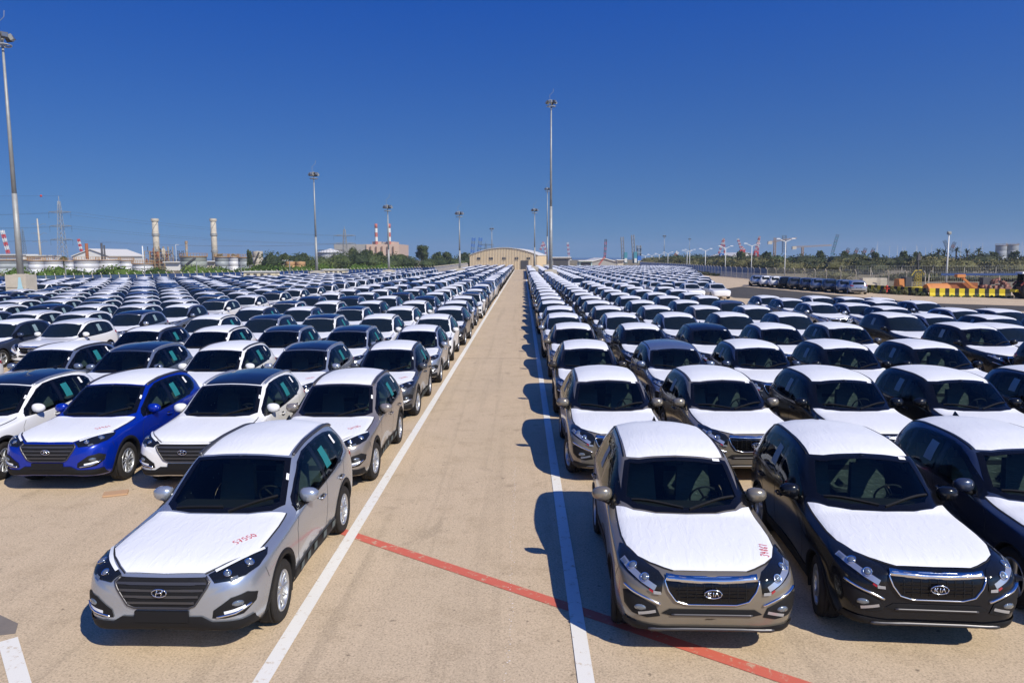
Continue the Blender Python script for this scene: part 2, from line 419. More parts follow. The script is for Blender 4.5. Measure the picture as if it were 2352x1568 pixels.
def emblem_h(c, d, n):
    """oval with a slanted H, facing -y"""
    mb = MB().mat(CHROME); rx, rz = .075, .040
    pts = [(c[0]+rx*math.cos(a), c[1]-.008, c[2]+rz*math.sin(a)) for a in np.linspace(0, 2*math.pi, 25)]
    mb.tube(pts, .007, 6, cap=False)
    def bar(p, q, w=.012): mb.tube([(c[0]+p[0], c[1]-.010, c[2]+p[1]), (c[0]+q[0], c[1]-.010, c[2]+q[1])], w/2, 6)
    bar((-.036, -.028), (-.018, .028)); bar((.018, -.028), (.036, .028)); mb.tube([(c[0]-.027, c[1]-.010, c[2]-.006), (c[0], c[1]-.012, c[2]+.004), (c[0]+.027, c[1]-.010, c[2]+.006)], .006, 6)
    return mb
def emblem_k(c):
    mb = MB().mat(BLKG); rx, rz = .085, .043
    n = 24; mb.add([(c[0], c[1]-.010, c[2])]+[(c[0]+rx*math.cos(2*math.pi*k/n), c[1]-.004, c[2]+rz*math.sin(2*math.pi*k/n)) for k in range(n)], [(0, 1+k, 1+(k+1) % n) for k in range(n)])
    mb.mat(CHROME)
    mb.tube([(c[0]+rx*math.cos(a), c[1]-.008, c[2]+rz*math.sin(a)) for a in np.linspace(0, 2*math.pi, 25)], .006, 6, cap=False)
    def bar(p, q): mb.tube([(c[0]+p[0], c[1]-.014, c[2]+p[1]), (c[0]+q[0], c[1]-.014, c[2]+q[1])], .0055, 6)
    bar((-.052, -.022), (-.052, .022)); bar((-.052, 0), (-.020, .022)); bar((-.046, .003), (-.016, -.022))
    bar((.0, -.022), (.0, .022)); bar((.014, -.022), (.033, .022)); bar((.033, .022), (.052, -.022))
    return mb

TUCSON = dict(name='compact_suv', wb=2.67, R=.345, Ra=.405, xw=.80, wheel='ten', tab=dict(
 zt=[(-.90,.70),(-.885,.80),(-.85,.865),(-.78,.905),(-.6,.955),(-.2,1.0),(.3,1.03),(.46,1.04),(.6,1.10),(1.0,1.365),(1.30,1.535),(1.6,1.60),(2.1,1.64),(2.7,1.63),(3.15,1.585),(3.32,1.53),(3.36,1.47),(3.45,1.28),(3.53,1.08),(3.58,.95),(3.60,.75)],
 zr=[(-.90,.68),(-.885,.76),(-.85,.83),(-.78,.87),(-.6,.925),(-.2,.965),(.3,1.0),(.46,1.01),(.7,1.07),(1.0,1.265),(1.34,1.475),(1.6,1.535),(2.1,1.575),(2.7,1.565),(3.1,1.51),(3.32,1.42),(3.42,1.22),(3.53,1.02),(3.58,.9),(3.60,.72)],
 xr=[(-.90,.25),(-.885,.38),(-.85,.50),(-.78,.60),(-.6,.69),(-.3,.74),(.3,.745),(.5,.74),(.75,.72),(1.0,.68),(1.38,.62),(2.0,.605),(3.0,.575),(3.3,.56),(3.45,.58),(3.55,.52),(3.60,.30)],
 zb=[(-.90,.64),(-.885,.70),(-.85,.76),(-.78,.82),(-.6,.87),(-.2,.915),(.3,.95),(.7,.985),(1.5,1.035),(2.4,1.085),(3.0,1.15),(3.3,1.13),(3.5,1.00),(3.58,.86),(3.60,.70)],
 xb=[(-.90,.34),(-.885,.46),(-.85,.60),(-.78,.70),(-.6,.82),(-.3,.875),(.3,.885),(1.0,.885),(2.2,.885),(2.9,.87),(3.2,.83),(3.4,.76),(3.55,.64),(3.60,.36)],
 zm=[(-.90,.58),(-.7,.66),(-.3,.72),(0,.74),(1.3,.72),(2.67,.76),(3.3,.76),(3.60,.66)],
 xm=[(-.90,.36),(-.885,.52),(-.85,.67),(-.78,.78),(-.6,.88),(-.35,.920),(0,.925),(1.3,.905),(2.67,.925),(3.2,.90),(3.4,.85),(3.54,.72),(3.60,.38)],
 zl=[(-.90,.50),(-.8,.42),(-.5,.40),(1,.40),(3.2,.42),(3.5,.48),(3.60,.60)],
 xl=[(-.90,.34),(-.885,.50),(-.85,.66),(-.78,.77),(-.6,.86),(-.35,.90),(.45,.895),(1.3,.865),(2.2,.895),(2.67,.91),(3.2,.88),(3.4,.82),(3.54,.68),(3.60,.34)],
 zs=[(-.90,.48),(-.885,.39),(-.85,.335),(-.7,.28),(0,.22),(2.7,.22),(3.3,.25),(3.5,.34),(3.60,.54)],
 xs=[(-.90,.30),(-.885,.45),(-.85,.60),(-.78,.70),(-.5,.80),(0,.84),(1.3,.83),(2.7,.84),(3.3,.78),(3.5,.66),(3.60,.30)]))
SPORT = dict(name='suv', nose=.07, wb=2.64, R=.345, Ra=.385, xw=.80, wheel='five', tab=dict(
 zt=[(-.90,.72),(-.885,.80),(-.85,.86),(-.76,.90),(-.58,.94),(-.2,.985),(.3,1.02),(.50,1.03),(.64,1.09),(1.0,1.355),(1.28,1.52),(1.6,1.59),(2.1,1.63),(2.7,1.62),(3.1,1.575),(3.3,1.52),(3.35,1.45),(3.43,1.27),(3.50,1.08),(3.54,.95),(3.56,.75)],
 zr=[(-.90,.70),(-.885,.765),(-.85,.82),(-.76,.862),(-.58,.905),(-.2,.95),(.3,.985),(.5,.995),(.8,1.06),(1.0,1.19),(1.34,1.44),(1.6,1.515),(2.1,1.55),(2.7,1.54),(3.1,1.485),(3.3,1.40),(3.40,1.22),(3.50,1.02),(3.54,.9),(3.56,.72)],
 xr=[(-.90,.25),(-.885,.40),(-.85,.52),(-.78,.62),(-.6,.70),(-.3,.745),(.3,.76),(.5,.755),(.75,.735),(1.0,.705),(1.34,.66),(2.0,.65),(3.0,.61),(3.25,.59),(3.42,.59),(3.51,.52),(3.56,.30)],
 zb=[(-.90,.63),(-.885,.70),(-.85,.745),(-.78,.79),(-.6,.84),(-.2,.895),(.3,.93),(.7,.965),(1.5,1.02),(2.4,1.06),(3.0,1.11),(3.3,1.10),(3.46,1.00),(3.54,.86),(3.56,.70)],
 xb=[(-.90,.36),(-.885,.50),(-.85,.63),(-.78,.73),(-.6,.83),(-.3,.88),(.3,.89),(1.0,.885),(2.2,.885),(2.9,.865),(3.2,.82),(3.37,.76),(3.51,.64),(3.56,.36)],
 zm=[(-.90,.54),(-.7,.64),(-.3,.70),(0,.72),(1.3,.70),(2.67,.74),(3.3,.74),(3.56,.66)],
 xm=[(-.90,.40),(-.885,.56),(-.85,.70),(-.78,.80),(-.6,.89),(-.35,.922),(0,.926),(1.3,.905),(2.67,.926),(3.15,.90),(3.36,.85),(3.50,.72),(3.56,.38)],
 zl=[(-.90,.48),(-.8,.42),(-.5,.40),(1,.40),(3.2,.42),(3.45,.48),(3.56,.60)],
 xl=[(-.90,.38),(-.885,.54),(-.85,.69),(-.78,.78),(-.6,.86),(-.35,.90),(.45,.895),(1.3,.865),(2.2,.895),(2.67,.91),(3.15,.88),(3.36,.82),(3.50,.68),(3.56,.34)],
 zs=[(-.90,.46),(-.885,.37),(-.85,.315),(-.7,.27),(0,.22),(2.7,.22),(3.25,.25),(3.45,.34),(3.56,.54)],
 xs=[(-.90,.32),(-.885,.48),(-.85,.62),(-.78,.71),(-.5,.80),(0,.84),(1.3,.83),(2.7,.84),(3.25,.78),(3.46,.66),(3.56,.30)]))
def scaled(T, name, sz, su, f=None, **k):
    """a lower or longer relative: heights above the bumper scaled"""
    t = dict(T); t['name'] = name; t['tab'] = {a: [(u*su if u > 0 else u, .5+(v-.5)*sz if a[0] == 'z' and v > .5 else v) for u, v in b] for a, b in T['tab'].items()}
    t['sz'] = sz; t['su'] = su; t['wb'] = T['wb']*su; t.update(k); return t
WAGON = scaled(SPORT, 'estate_car', .865, 1.02, R=.315, Ra=.35, wheel='seven', like='sport')
BIG = scaled(SPORT, 'large_suv', 1.05, 1.05, wheel='seven', like='sport')

def zs_(T, p):
    sz = T.get('sz', 1); su = T.get('su', 1)
    return (p[0], p[1]*su if p[1] > 0 else p[1]+T.get('nose', 0)*max(0, -.5-p[1])/.4, .5+(p[2]-.5)*sz if p[2] > .5 else p[2])

def features(T):
    """outlines given as rough 3D points, later laid on the body"""
    tuc = T['name'] == 'compact_suv'; Z = lambda L: [zs_(T, p) for p in L]
    F = {}
    if tuc:
        F['ws'] = Z([(0,.50,1.1),(.35,.515,1.1),(.60,.58,1.1),(.715,.72,1.12),(.66,1.05,1.3),(.60,1.345,1.48),(.40,1.315,1.52),(0,1.295,1.54)])
        F['front_win'] = Z([(.9,.78,1.03),(.9,.86,1.12),(.9,1.10,1.27),(.9,1.35,1.41),(.9,1.60,1.485),(.9,1.80,1.505),(.9,1.80,1.055),(.9,1.3,1.03)])
        F['rear_win'] = Z([(.9,1.90,1.06),(.9,1.90,1.508),(.9,2.25,1.512),(.9,2.55,1.50),(.9,2.55,1.13),(.9,2.40,1.095)])
        F['quarter'] = Z([(.9,2.61,1.155),(.9,2.61,1.495),(.9,2.80,1.47),(.9,2.96,1.42),(.9,3.03,1.36),(.9,3.0,1.28),(.9,2.85,1.19)])
        F['dlo'] = Z([(.9,.70,1.01),(.9,.85,1.14),(.9,1.10,1.295),(.9,1.35,1.435),(.9,1.60,1.51),(.9,1.90,1.533),(.9,2.25,1.537),(.9,2.6,1.52),(.9,2.84,1.485),(.9,3.0,1.44),(.9,3.08,1.37),(.9,3.04,1.27),(.9,2.88,1.165),(.9,2.6,1.10),(.9,2.4,1.07),(.9,1.9,1.035),(.9,1.3,1.005)])
        F['bonnet'] = Z([(0,-.815,.9),(.40,-.79,.88),(.50,-.70,.9),(.66,-.52,.95),(.775,-.33,.98),(.785,-.1,1),(.785,.25,1.04),(.765,.58,1.06),(.60,.55,1.07),(.35,.485,1.07),(0,.47,1.07)])
        F['roof'] = Z([(0,1.33,1.55),(.40,1.35,1.53),(.555,1.38,1.5),(.545,2.2,1.6),(.525,2.9,1.58),(.50,3.13,1.53),(.2,3.20,1.57),(0,3.21,1.57)])
        F['lamp'] = Z([(.44,-.80,.875),(.56,-.66,.905),(.70,-.52,.945),(.83,-.38,.985),(.885,-.30,.985),(.895,-.38,.93),(.86,-.55,.87),(.78,-.70,.835),(.66,-.80,.815),(.52,-.85,.81)])
        F['grille'] = Z([(-.43,-.88,.862),(.43,-.88,.862),(.475,-.86,.825),(.45,-.87,.77),(.34,-.9,.605),(.27,-.9,.578),(-.27,-.9,.578),(-.34,-.9,.605),(-.45,-.87,.77),(-.475,-.86,.825)])
        F['grille_bars'] = [[(-x,-.9,z),(x,-.9,z)] for x, z in ((.45,.815),(.42,.755),(.375,.695),(.335,.635))]
        F['fog'] = Z([(.50,-.85,.545),(.66,-.80,.66),(.80,-.73,.685),(.865,-.62,.64),(.85,-.64,.56),(.76,-.74,.475),(.60,-.82,.455),(.49,-.86,.465)])
        F['fog_bar'] = [[(.53,-.85,.475),(.70,-.8,.50),(.82,-.7,.56)]]
        F['plate'] = (0, .49, .27, .056)
        F['lower'] = Z([(-.40,-.9,.49),(.40,-.9,.49),(.50,-.86,.43),(.76,-.74,.42),(.84,-.6,.43),(.84,-.56,.30),(.6,-.8,.33),(.3,-.86,.345),(0,-.9,.345),(-.3,-.86,.345),(-.6,-.8,.33),(-.84,-.56,.30),(-.84,-.6,.43),(-.76,-.74,.42),(-.50,-.86,.43)])
        F['tail'] = Z([(.9,3.16,1.06),(.9,3.34,1.11),(.9,3.47,1.07),(.9,3.50,.97),(.9,3.36,.95)])
        F['emblem'] = (0, .745)
    else:
        F['ws'] = Z([(0,.55,1.1),(.35,.575,1.1),(.60,.67,1.1),(.73,.86,1.12),(.70,1.05,1.26),(.635,1.34,1.46),(.57,1.345,1.49),(.46,1.295,1.51),(0,1.28,1.53)])
        F['front_win'] = Z([(.9,.84,1.03),(.9,.95,1.13),(.9,1.15,1.25),(.9,1.38,1.375),(.9,1.60,1.455),(.9,1.80,1.485),(.9,1.80,1.04),(.9,1.3,1.02)])
        F['rear_win'] = Z([(.9,1.90,1.045),(.9,1.90,1.488),(.9,2.25,1.492),(.9,2.55,1.475),(.9,2.72,1.45),(.9,2.72,1.08)])
        F['quarter'] = Z([(.9,2.78,1.085),(.9,2.78,1.44),(.9,2.90,1.41),(.9,3.0,1.33),(.9,3.02,1.12)])
        F['dlo'] = Z([(.9,.76,1.01),(.9,.95,1.155),(.9,1.15,1.275),(.9,1.38,1.40),(.9,1.60,1.48),(.9,1.90,1.512),(.9,2.25,1.516),(.9,2.6,1.495),(.9,2.84,1.455),(.9,2.96,1.41),(.9,3.04,1.34),(.9,3.06,1.10),(.9,2.8,1.065),(.9,2.4,1.035),(.9,1.9,1.015),(.9,1.3,1.0)])
        F['bonnet'] = Z([(0,-.775,.90),(.36,-.755,.90),(.45,-.70,.90),(.58,-.59,.92),(.69,-.45,.92),(.775,-.2,.96),(.80,.05,.99),(.80,.35,1.02),(.79,.80,1.05),(.74,.76,1.06),(.60,.63,1.07),(.35,.545,1.08),(0,.52,1.08)])
        F['roof'] = Z([(0,1.315,1.54),(.45,1.33,1.52),(.56,1.375,1.5),(.605,1.40,1.48),(.60,2.2,1.56),(.58,2.9,1.54),(.55,3.10,1.5),(.3,3.19,1.54),(0,3.20,1.55)])
        F['lamp'] = Z([(.47,-.84,.84),(.52,-.76,.89),(.62,-.62,.92),(.74,-.43,.955),(.83,-.20,.97),(.87,-.14,.965),(.89,-.30,.915),(.875,-.47,.865),(.80,-.63,.82),(.69,-.765,.765),(.57,-.84,.70),(.49,-.87,.70)])
        F['grille'] = Z([(-.43,-.88,.855),(.43,-.88,.855),(.465,-.86,.82),(.43,-.87,.73),(.36,-.9,.635),(.24,-.9,.60),(-.24,-.9,.60),(-.36,-.9,.635),(-.43,-.87,.73),(-.465,-.86,.82)])
        F['grille_bars'] = [[(-x,-.9,z),(x,-.9,z)] for x, z in ((.37,.775),(.36,.74),(.34,.705),(.31,.67))]
        F['fog'] = Z([(.54,-.85,.57),(.66,-.80,.63),(.80,-.70,.69),(.845,-.64,.67),(.83,-.66,.54),(.76,-.75,.47),(.62,-.82,.445),(.50,-.86,.47)])
        F['fog_bar'] = [[(.52,-.86,.59),(.64,-.82,.645),(.78,-.74,.70),(.845,-.66,.73)]]
        F['plate'] = None
        F['lower'] = Z([(-.50,-.87,.37),(.50,-.87,.37),(.70,-.78,.385),(.84,-.6,.39),(.84,-.56,.29),(.6,-.8,.315),(0,-.9,.325),(-.6,-.8,.315),(-.84,-.56,.29),(-.84,-.6,.39),(-.70,-.78,.385)])
        F['mouth'] = Z([(-.42,-.9,.55),(.42,-.9,.55),(.50,-.87,.50),(.38,-.9,.475),(-.38,-.9,.475),(-.50,-.87,.50)])
        F['tail'] = Z([(.9,3.14,1.03),(.9,3.30,1.10),(.9,3.45,1.06),(.9,3.46,.96),(.9,3.30,.95)])
        F['emblem'] = (0, .725)
    return F

CARPARTS = {}
def make_car_parts(T):
    """returns list of (name, object, level, side label...) : level 0 near cars only, 1 middle distance, 2 all single cars"""
    sh = Shell(T); us = stations(sh.u0, sh.u1); V, F = sh.build(us, CNT); pj = Proj(V, F); ft = features(T); tuc = T['name'] == 'compact_suv'
    sz = T.get('sz', 1); su = T.get('su', 1)
    parts = []
    def reg(o, lvl, kids=(), mats=None): COL.objects.unlink(o); parts.append(dict(o=o, lvl=lvl, kids=list(kids)))
    # --- body with wheel arches and window openings cut
    VV = [Vector(v) for v in V]; Ra = T['Ra']; R = T['R']; zc = R
    cuts = []
    for nm, d in (('ws', TOP), ('front_win', SIDE), ('rear_win', SIDE), ('quarter', SIDE)):
        for sgn in ((1,) if nm == 'ws' else (1, -1)):
            dd = Vector((d[0]*sgn, d[1], d[2])); dd, e1, e2 = pj.frame(dd)
            pts = ft[nm]; pts = pts+mirx(pts)[::-1] if nm == 'ws' else ([p for p in pts] if sgn == 1 else mirx(pts))
            cuts.append((dd, e1, e2, [Vector((Vector(p).dot(e1), Vector(p).dot(e2))) for p in pts]))
    keep = []; gone = set()
    for fi, f in enumerate(F):
        c = sum((VV[i] for i in f), Vector())/len(f); rm = False
        if abs(c.x) > .5:
            for wy in (0, T['wb']):
                if (c.y-wy)**2+(c.z-zc)**2 < (Ra-.008)**2: rm = True
        if not rm and c.z > .9*sz:
            n = (VV[f[1]]-VV[f[0]]).cross(VV[f[2]]-VV[f[0]])
            for dd, e1, e2, P in cuts:
                if abs(n.normalized().dot(dd)) < .25: continue
                if dd.x and c.x*dd.x > 0: continue
                q = Vector((c.dot(e1), c.dot(e2)))
                if inside(q, P) and edist(q, P) > .022: rm = True
        if rm: gone.update(f)
        else: keep.append(f)
    used = set(i for f in keep for i in f); V2 = [Vector(v) for v in V]
    for i in used & gone:
        v = V2[i]
        if abs(v.x) > .5 and v.z < zc+Ra+.05:
            for wy in (0, T['wb']):
                dy, dz = v.y-wy, v.z-zc; r = math.hypot(dy, dz)
                if abs(r-Ra) < .09 and r > 0: V2[i] = Vector((v.x, wy+dy/r*Ra, zc+dz/r*Ra))
    ids = sorted(used); mp = {a: b for b, a in enumerate(ids)}
    mb = MB(); mb.add([V2[i] for i in ids], [tuple(mp[i] for i in f) for f in keep]); mb.mats = [MATS['paint_silver']]; mb.mi = [0]*len(mb.f)
    body = mb.build('body', None, None, True)
    # clean upward normals
    reg(body, 2)
    # --- wheel wells, arch trim
    for wy in (0, T['wb']):
        for s in (1, -1):
            w_ = MB().mat(BLK); P = []; n = 14
            for k in range(n+1):
                a = math.radians(-25+230*k/n); P += [(s*.46, wy+Ra*math.cos(a), zc+Ra*math.sin(a)), (s*(.885), wy+(Ra+.004)*math.cos(a), zc+(Ra+.004)*math.sin(a))]
            w_.add(P, [(2*k, 2*k+1, 2*k+3, 2*k+2) for k in range(n)])
            w_.add([(s*.46, wy, zc)]+[P[2*k] for k in range(n+1)], [(0, k+1, k+2) for k in range(n)])
            reg(w_.build('wheel_well', None, None), 1)
    wdt = .062 if tuc else .018
    for wy in (0, T['wb']):
        for s in (1, -1):
            a_ = MB().mat(BLK); P = []; n = 26
            for k in range(n+1):
                a = math.radians(-18+216*k/n)
                for j, (rr, off) in enumerate(((Ra-.004, -.03), (Ra-.002, .012), (Ra+wdt*.7, .010), (Ra+wdt, .001))):
                    p = Vector((0, wy+rr*math.cos(a), zc+rr*math.sin(a))); r2 = max(rr, Ra+.02)
                    q = Vector((s*.9, wy+r2*math.cos(a), max(zc+r2*math.sin(a), .245)))
                    h = pj.bvh.ray_cast(q+Vector((s*2, 0, 0)), Vector((-s, 0, 0)), 5)
                    x = h[0].x if h[0] else s*.88
                    p.x = x+s*off; p.z = max(p.z, .235); P.append(p)
            w4 = [(k*4+j, k*4+j+1, k*4+j+5, k*4+j+4) for k in range(n) for j in range(3)]
            a_.add(P, w4 if s < 0 else [f[::-1] for f in w4])
            reg(a_.build('arch_trim', None, None, True), 1)
    # sill cladding
    for s in (1, -1):
        c_ = MB().mat(BLK); pts = [(s*.88, Ra+.02, .40), (s*.88, T['wb']-Ra-.02, .40), (s*.88, T['wb']-Ra-.02, .245), (s*.88, Ra+.02, .245)]
        pj.patch(pts, (-s, 0, 0), (.024 if tuc else .012), .05, edge=.016 if tuc else .008, mb=c_)
        reg(c_.build('sill', None, None, True), 1)
    if tuc:
        for s in (1, -1):
            for u in (.62, .92, 1.22, 1.62, 2.0):
                e = MB(); pj.patch([(s*.88, u, .40), (s*.88, u+.13, .40), (s*.88, u+.13, .31), (s*.88, u, .31)], (-s, 0, 0), .034, .1, edge=.034, mb=e); reg(e.build('sill_sticker', STK, None), 0)
    # --- glass
    wsP = ft['ws']+mirx(ft['ws'])[::-1]
    g = pj.patch(wsP, TOP, .004, .09); gm = g.build('windshield', GLASSO, None, True); reg(gm, 2)
    sl = pj.ring(wsP, TOP, .075, .007); sl.mats = [BLKG]; sl.mi = [0]*len(sl.f); reg(sl.build('window_seal', None, None, True), 0)
    for s in (1, -1):
        M = (lambda P: P) if s == 1 else mirx
        t = pj.ring(M(ft['dlo']), (-s, 0, 0), .062, .003); 
        # pillar strips between the windows
        for (u1, u2, zb, zt2) in ((1.76, 1.94, 1.03, 1.51), (2.52, 2.65, 1.08, 1.50) if tuc else (2.68, 2.83, 1.06, 1.45)):
            P = [zs_(T, (.9*s, u1, zb)), zs_(T, (.9*s, u2, zb+.01)), zs_(T, (.9*s, u2, zt2)), zs_(T, (.9*s, u1, zt2))]
            pj.patch(P, (-s, 0, 0), .003, .08, edge=.003, mb=t)
        t.mats = [BLKG]; t.mi = [0]*len(t.f); reg(t.build('window_trim', None, None, True), 0 if False else 1)
        for nm in ('front_win', 'rear_win', 'quarter'):
            g = pj.patch(M(ft[nm]), (-s, 0, 0), .005, .10, edge=.004); o = g.build('side_window' if nm != 'quarter' else 'quarter_window', GLASSO, None, True); kids = []
            reg(o, 2)
    # rear glass (seen from other sides)
    rg = [zs_(T, p) for p in [(-.50,3.35,1.42),(.50,3.35,1.42),(.60,3.46,1.10),(-.60,3.46,1.10)]]
    reg(pj.patch(rg, (0, -1, -.3), .012, .08).build('rear_window', GLASSO, None, True), 2)
    for s in (1, -1):
        P = [zs_(T, (s*a, 3.5, b)) for a, b in ((.46, 1.0), (.82, 1.08), (.84, .95), (.50, .90))]; reg(pj.patch(P, (-.35*s, -1, 0), .014, .05).build('tail_light', REDL, None, True), 2)
    P = [(-.72, 3.5, .44), (.72, 3.5, .44), (.70, 3.5, .33), (-.70, 3.5, .33)]; reg(pj.patch(P, (0, -1, 0), .016, .06).build('rear_bumper', BLK, None, True), 2)
    P = [zs_(T, (a, 3.5, b)) for a, b in ((-.26, .80), (.26, .80), (.26, .69), (-.26, .69))]; reg(pj.patch(P, (0, -1, 0), .012, .08).build('plate_recess', SEAM, None, True), 2)
    # --- film
    b = pj.patch(ft['bonnet']+mirx(ft['bonnet'])[::-1], TOP, .011, .045, edge=.008); reg(b.build('bonnet_film', FILM, None, True), 2)
    r_ = pj.patch(ft['roof']+mirx(ft['roof'])[::-1], TOP, .006, .08, edge=.003); reg(r_.build('roof_film', FILM, None, True), 2)
    # bonnet edge gap, screen cowl
    for s in (1, -1):
        gp = MB().mat(SEAM)
        M = (lambda P: P) if s == 1 else mirx
        bb = [Vector(p) for p in M(ft['bonnet'])][1:9 if tuc else 10]
        pj.ribbon([(p.x+s*.010, p.y-.008, p.z) for p in bb], (0, .25, -1), .014, .004, mb=gp); reg(gp.build('bonnet_gap', None, None), 1)
        # doors
        D = (-s, 0, 0); Zp = lambda *p: zs_(T, (s*p[0], p[1], p[2]))
        gp = MB().mat(SEAM); pj.ribbon([Zp(.9,.66,.96), Zp(.9,.56,.85), Zp(.9,.55,.55), Zp(.9,.62,.40)], D, .008, .0015, mb=gp); reg(gp.build('door_gap', None, None), 0)
        gp = MB().mat(SEAM); pj.ribbon([Zp(.9,1.86,1.03), Zp(.9,1.83,.8), Zp(.9,1.80,.40)], D, .008, .0015, mb=gp); reg(gp.build('door_gap', None, None), 0)
        gp = MB().mat(SEAM); pj.ribbon([Zp(.9,2.72,1.08), Zp(.9,2.66,.88), Zp(.9,2.45,.78), Zp(.9,2.25,.60), Zp(.9,2.18,.40)], D, .008, .0015, mb=gp); reg(gp.build('door_gap', None, None), 0)
        gp = MB().mat(SEAM); pj.ribbon([Zp(.9,-.46,.82), Zp(.9,-.42,.70)], D, .007, .0015, mb=gp); reg(gp.build('door_gap', None, None), 0)
    # --- lamps
    for s in (1, -1):
        M = (lambda P: P) if s == 1 else mirx
        dl = Vector((-.45*s, .75, -.45))
        L_ = pj.patch(M(ft['lamp']), dl, .014, .03, edge=.007); base = L_.build('headlight', LENSD, None, True); kids = []
        e = MB()
        if tuc:
            c1, n1 = pj.hit(Vector((.76*s, -.56, .90)), dl); c2, n2 = pj.hit(Vector((.60*s, -.73, .85)), dl)
            rib = [(.50,-.76,.885),(.62,-.62,.915),(.76,-.46,.955),(.86,-.345,.975)]
        else:
            c1, n1 = pj.hit(Vector((.745*s, -.56, .87)), dl); c2, n2 = pj.hit(Vector((.635*s, -.71, .815)), dl)
            rib = None; c1.z = .5+(c1.z-.5)*1
        if not tuc:
            e = MB().mat(LAMPW); pj.ribbon(M([(.56,-.81,.755),(.66,-.74,.80),(.77,-.60,.855),(.845,-.42,.895)]), dl, .055, .017, mb=e); kids.append(e.build('lamp_bezel', None, None, True))
        for c, n, rr in ((c1, n1, .046 if tuc else .046), (c2, n2, .036 if tuc else .040)):
            e = MB()
            q = n.to_track_quat('X', 'Z').to_matrix()
            c = c+n*.008
            for mm, prof in ((CHROME, [(rr, .004), (rr+.006, .016), (rr+.001, .020), (rr-.006, .010)]), (LENSC, [(rr-.006, .010), (rr*.7, .020), (rr*.35, .026), (.001, .028)])):
                tmp = MB(); tmp.lathe(prof, 16, 'x'); e.mat(mm); e.add([c+q @ Vector(v) for v in tmp.v], tmp.f)
            kids.append(e.build('lamp_lens', None, None, True))
        e = MB().mat(DRL if tuc else LAMPW)
        if tuc: pj.ribbon(M(rib), dl, .026, .022, mb=e)
        else: pj.ribbon(M([(.53,-.86,.735),(.585,-.82,.72)]), dl, .028, .024, mb=e); kids.append(e.build('lamp_reflector', None, None, True)); e = MB().mat(REDL); pj.ribbon(M([(.59,-.82,.725),(.615,-.79,.735)]), dl, .020, .024, mb=e)
        e.mat(LENSC); pj.ribbon(M([(.64,-.76,.80),(.70,-.72,.815)] if tuc else [(.80,-.5,.86),(.83,-.42,.88)]), dl, .03, .022, mb=e)
        kids.append(e.build('lamp_reflector', None, None, True))
        for k in kids: COL.objects.unlink(k)
        reg(base, 1, kids)
        # fog lamp
        df = Vector((-.35*s, 1, 0)); fg = pj.patch(M(ft['fog']), df, .012, .03, edge=.008); fo = fg.build('fog_lamp', BLK, None, True); e = MB().mat(CHROME)
        for bar in ft['fog_bar']: pj.ribbon(M(bar), df, .018, .008, mb=e, thick=.014)
        c, n = pj.hit(Vector(((.72 if tuc else .70)*s, -.78, .595 if tuc else .545)), df); q = n.to_track_quat('X', 'Z').to_matrix()
        e.mat(LENSC); tmp = MB(); tmp.lathe([(.038, .004), (.04, .014), (.02, .02), (.001, .022)], 14, 'x'); e.add([c+q @ Vector((v[0], v[1]*1.5, v[2]*.8)) for v in tmp.v], tmp.f)
        e.mat(DRL if tuc else LAMPW); pj.ribbon(M([(.60,-.83,.515),(.70,-.81,.53),(.78,-.75,.55)] if tuc else [(.56,-.84,.52),(.66,-.82,.495),(.72,-.79,.48)]), df, .03, .014, mb=e)
        k = e.build('fog_lens', None, None, True); COL.objects.unlink(k); reg(fo, 1, [k])
        tl = pj.patch(M(ft['tail']), Vector((-s, -.5, 0)), .012, .05); reg(tl.build('tail_light', REDL, None, True), 2)
    # --- grille
    gr = pj.patch(ft['grille'], FRONT, .014, .04, edge=.010); go = gr.build('grille', BLKG if not tuc else BLK, None, True); kids = []
    for bar in ft['grille_bars']:
        e = MB().mat(SATIN if tuc else BLKG); a, b_ = [zs_(T, p) for p in bar]
        pj.ribbon([a, ((a[0]+b_[0])/2, a[1], a[2]), b_], FRONT, .022 if tuc else .008, .008, mb=e, thick=.018); o = e.build('grille_bar', None, None); kids.append(o)
    if not tuc:
        e = MB().mat(BLK)
        for x in np.linspace(-.33, .33, 9): pj.ribbon([zs_(T, (x, -.9, .80)), zs_(T, (x, -.9, .64))], FRONT, .008, .010, mb=e, thick=.010)
        kids.append(e.build('grille_mesh', None, None))
        e = MB().mat(CHROME); P = [zs_(T, p) for p in ft['grille']]; P = ft['grille']
        pj.ribbon(P+[P[0]], FRONT, .011, .006, mb=e, thick=.018)
        pj.ribbon([(-.45,-.87,zs_(T,(0,0,.845))[2]),(-.12,-.9,zs_(T,(0,0,.83))[2]),(.12,-.9,zs_(T,(0,0,.83))[2]),(.45,-.87,zs_(T,(0,0,.845))[2])], FRONT, .044, .008, mb=e, thick=.020)
        kids.append(e.build('chrome_frame', None, None, True))
        e = MB().mat(BLK); pj.patch(ft['mouth'], FRONT, .010, .03, edge=.008, mb=e); reg(e.build('lower_intake', None, None, True), 1)
        e = MB().mat(SATIN); pj.ribbon([(-.40,-.9,.492), (.40,-.9,.492)], FRONT, .018, .012, mb=e, thick=.010); reg(e.build('intake_slat', None, None, True), 1)
        e = MB().mat(SATIN); pj.ribbon([(-.62,-.84,.335), (-.3,-.88,.345), (.3,-.88,.345), (.62,-.84,.335)], FRONT, .022, .024, mb=e, thick=.010); reg(e.build('skid_lip', None, None, True), 1)
    else:
        e = MB().mat(SATIN); P = ft['grille'][1:]+[ft['grille'][0]]
        pj.ribbon(P, FRONT, .018, .006, mb=e, thick=.014); kids.append(e.build('grille_frame', None, None, True))
    h, n = pj.hit(Vector((0, -.9, zs_(T, (0, 0, ft['emblem'][1]))[2])), Vector(FRONT)); c = h+Vector((0, -.040, 0))
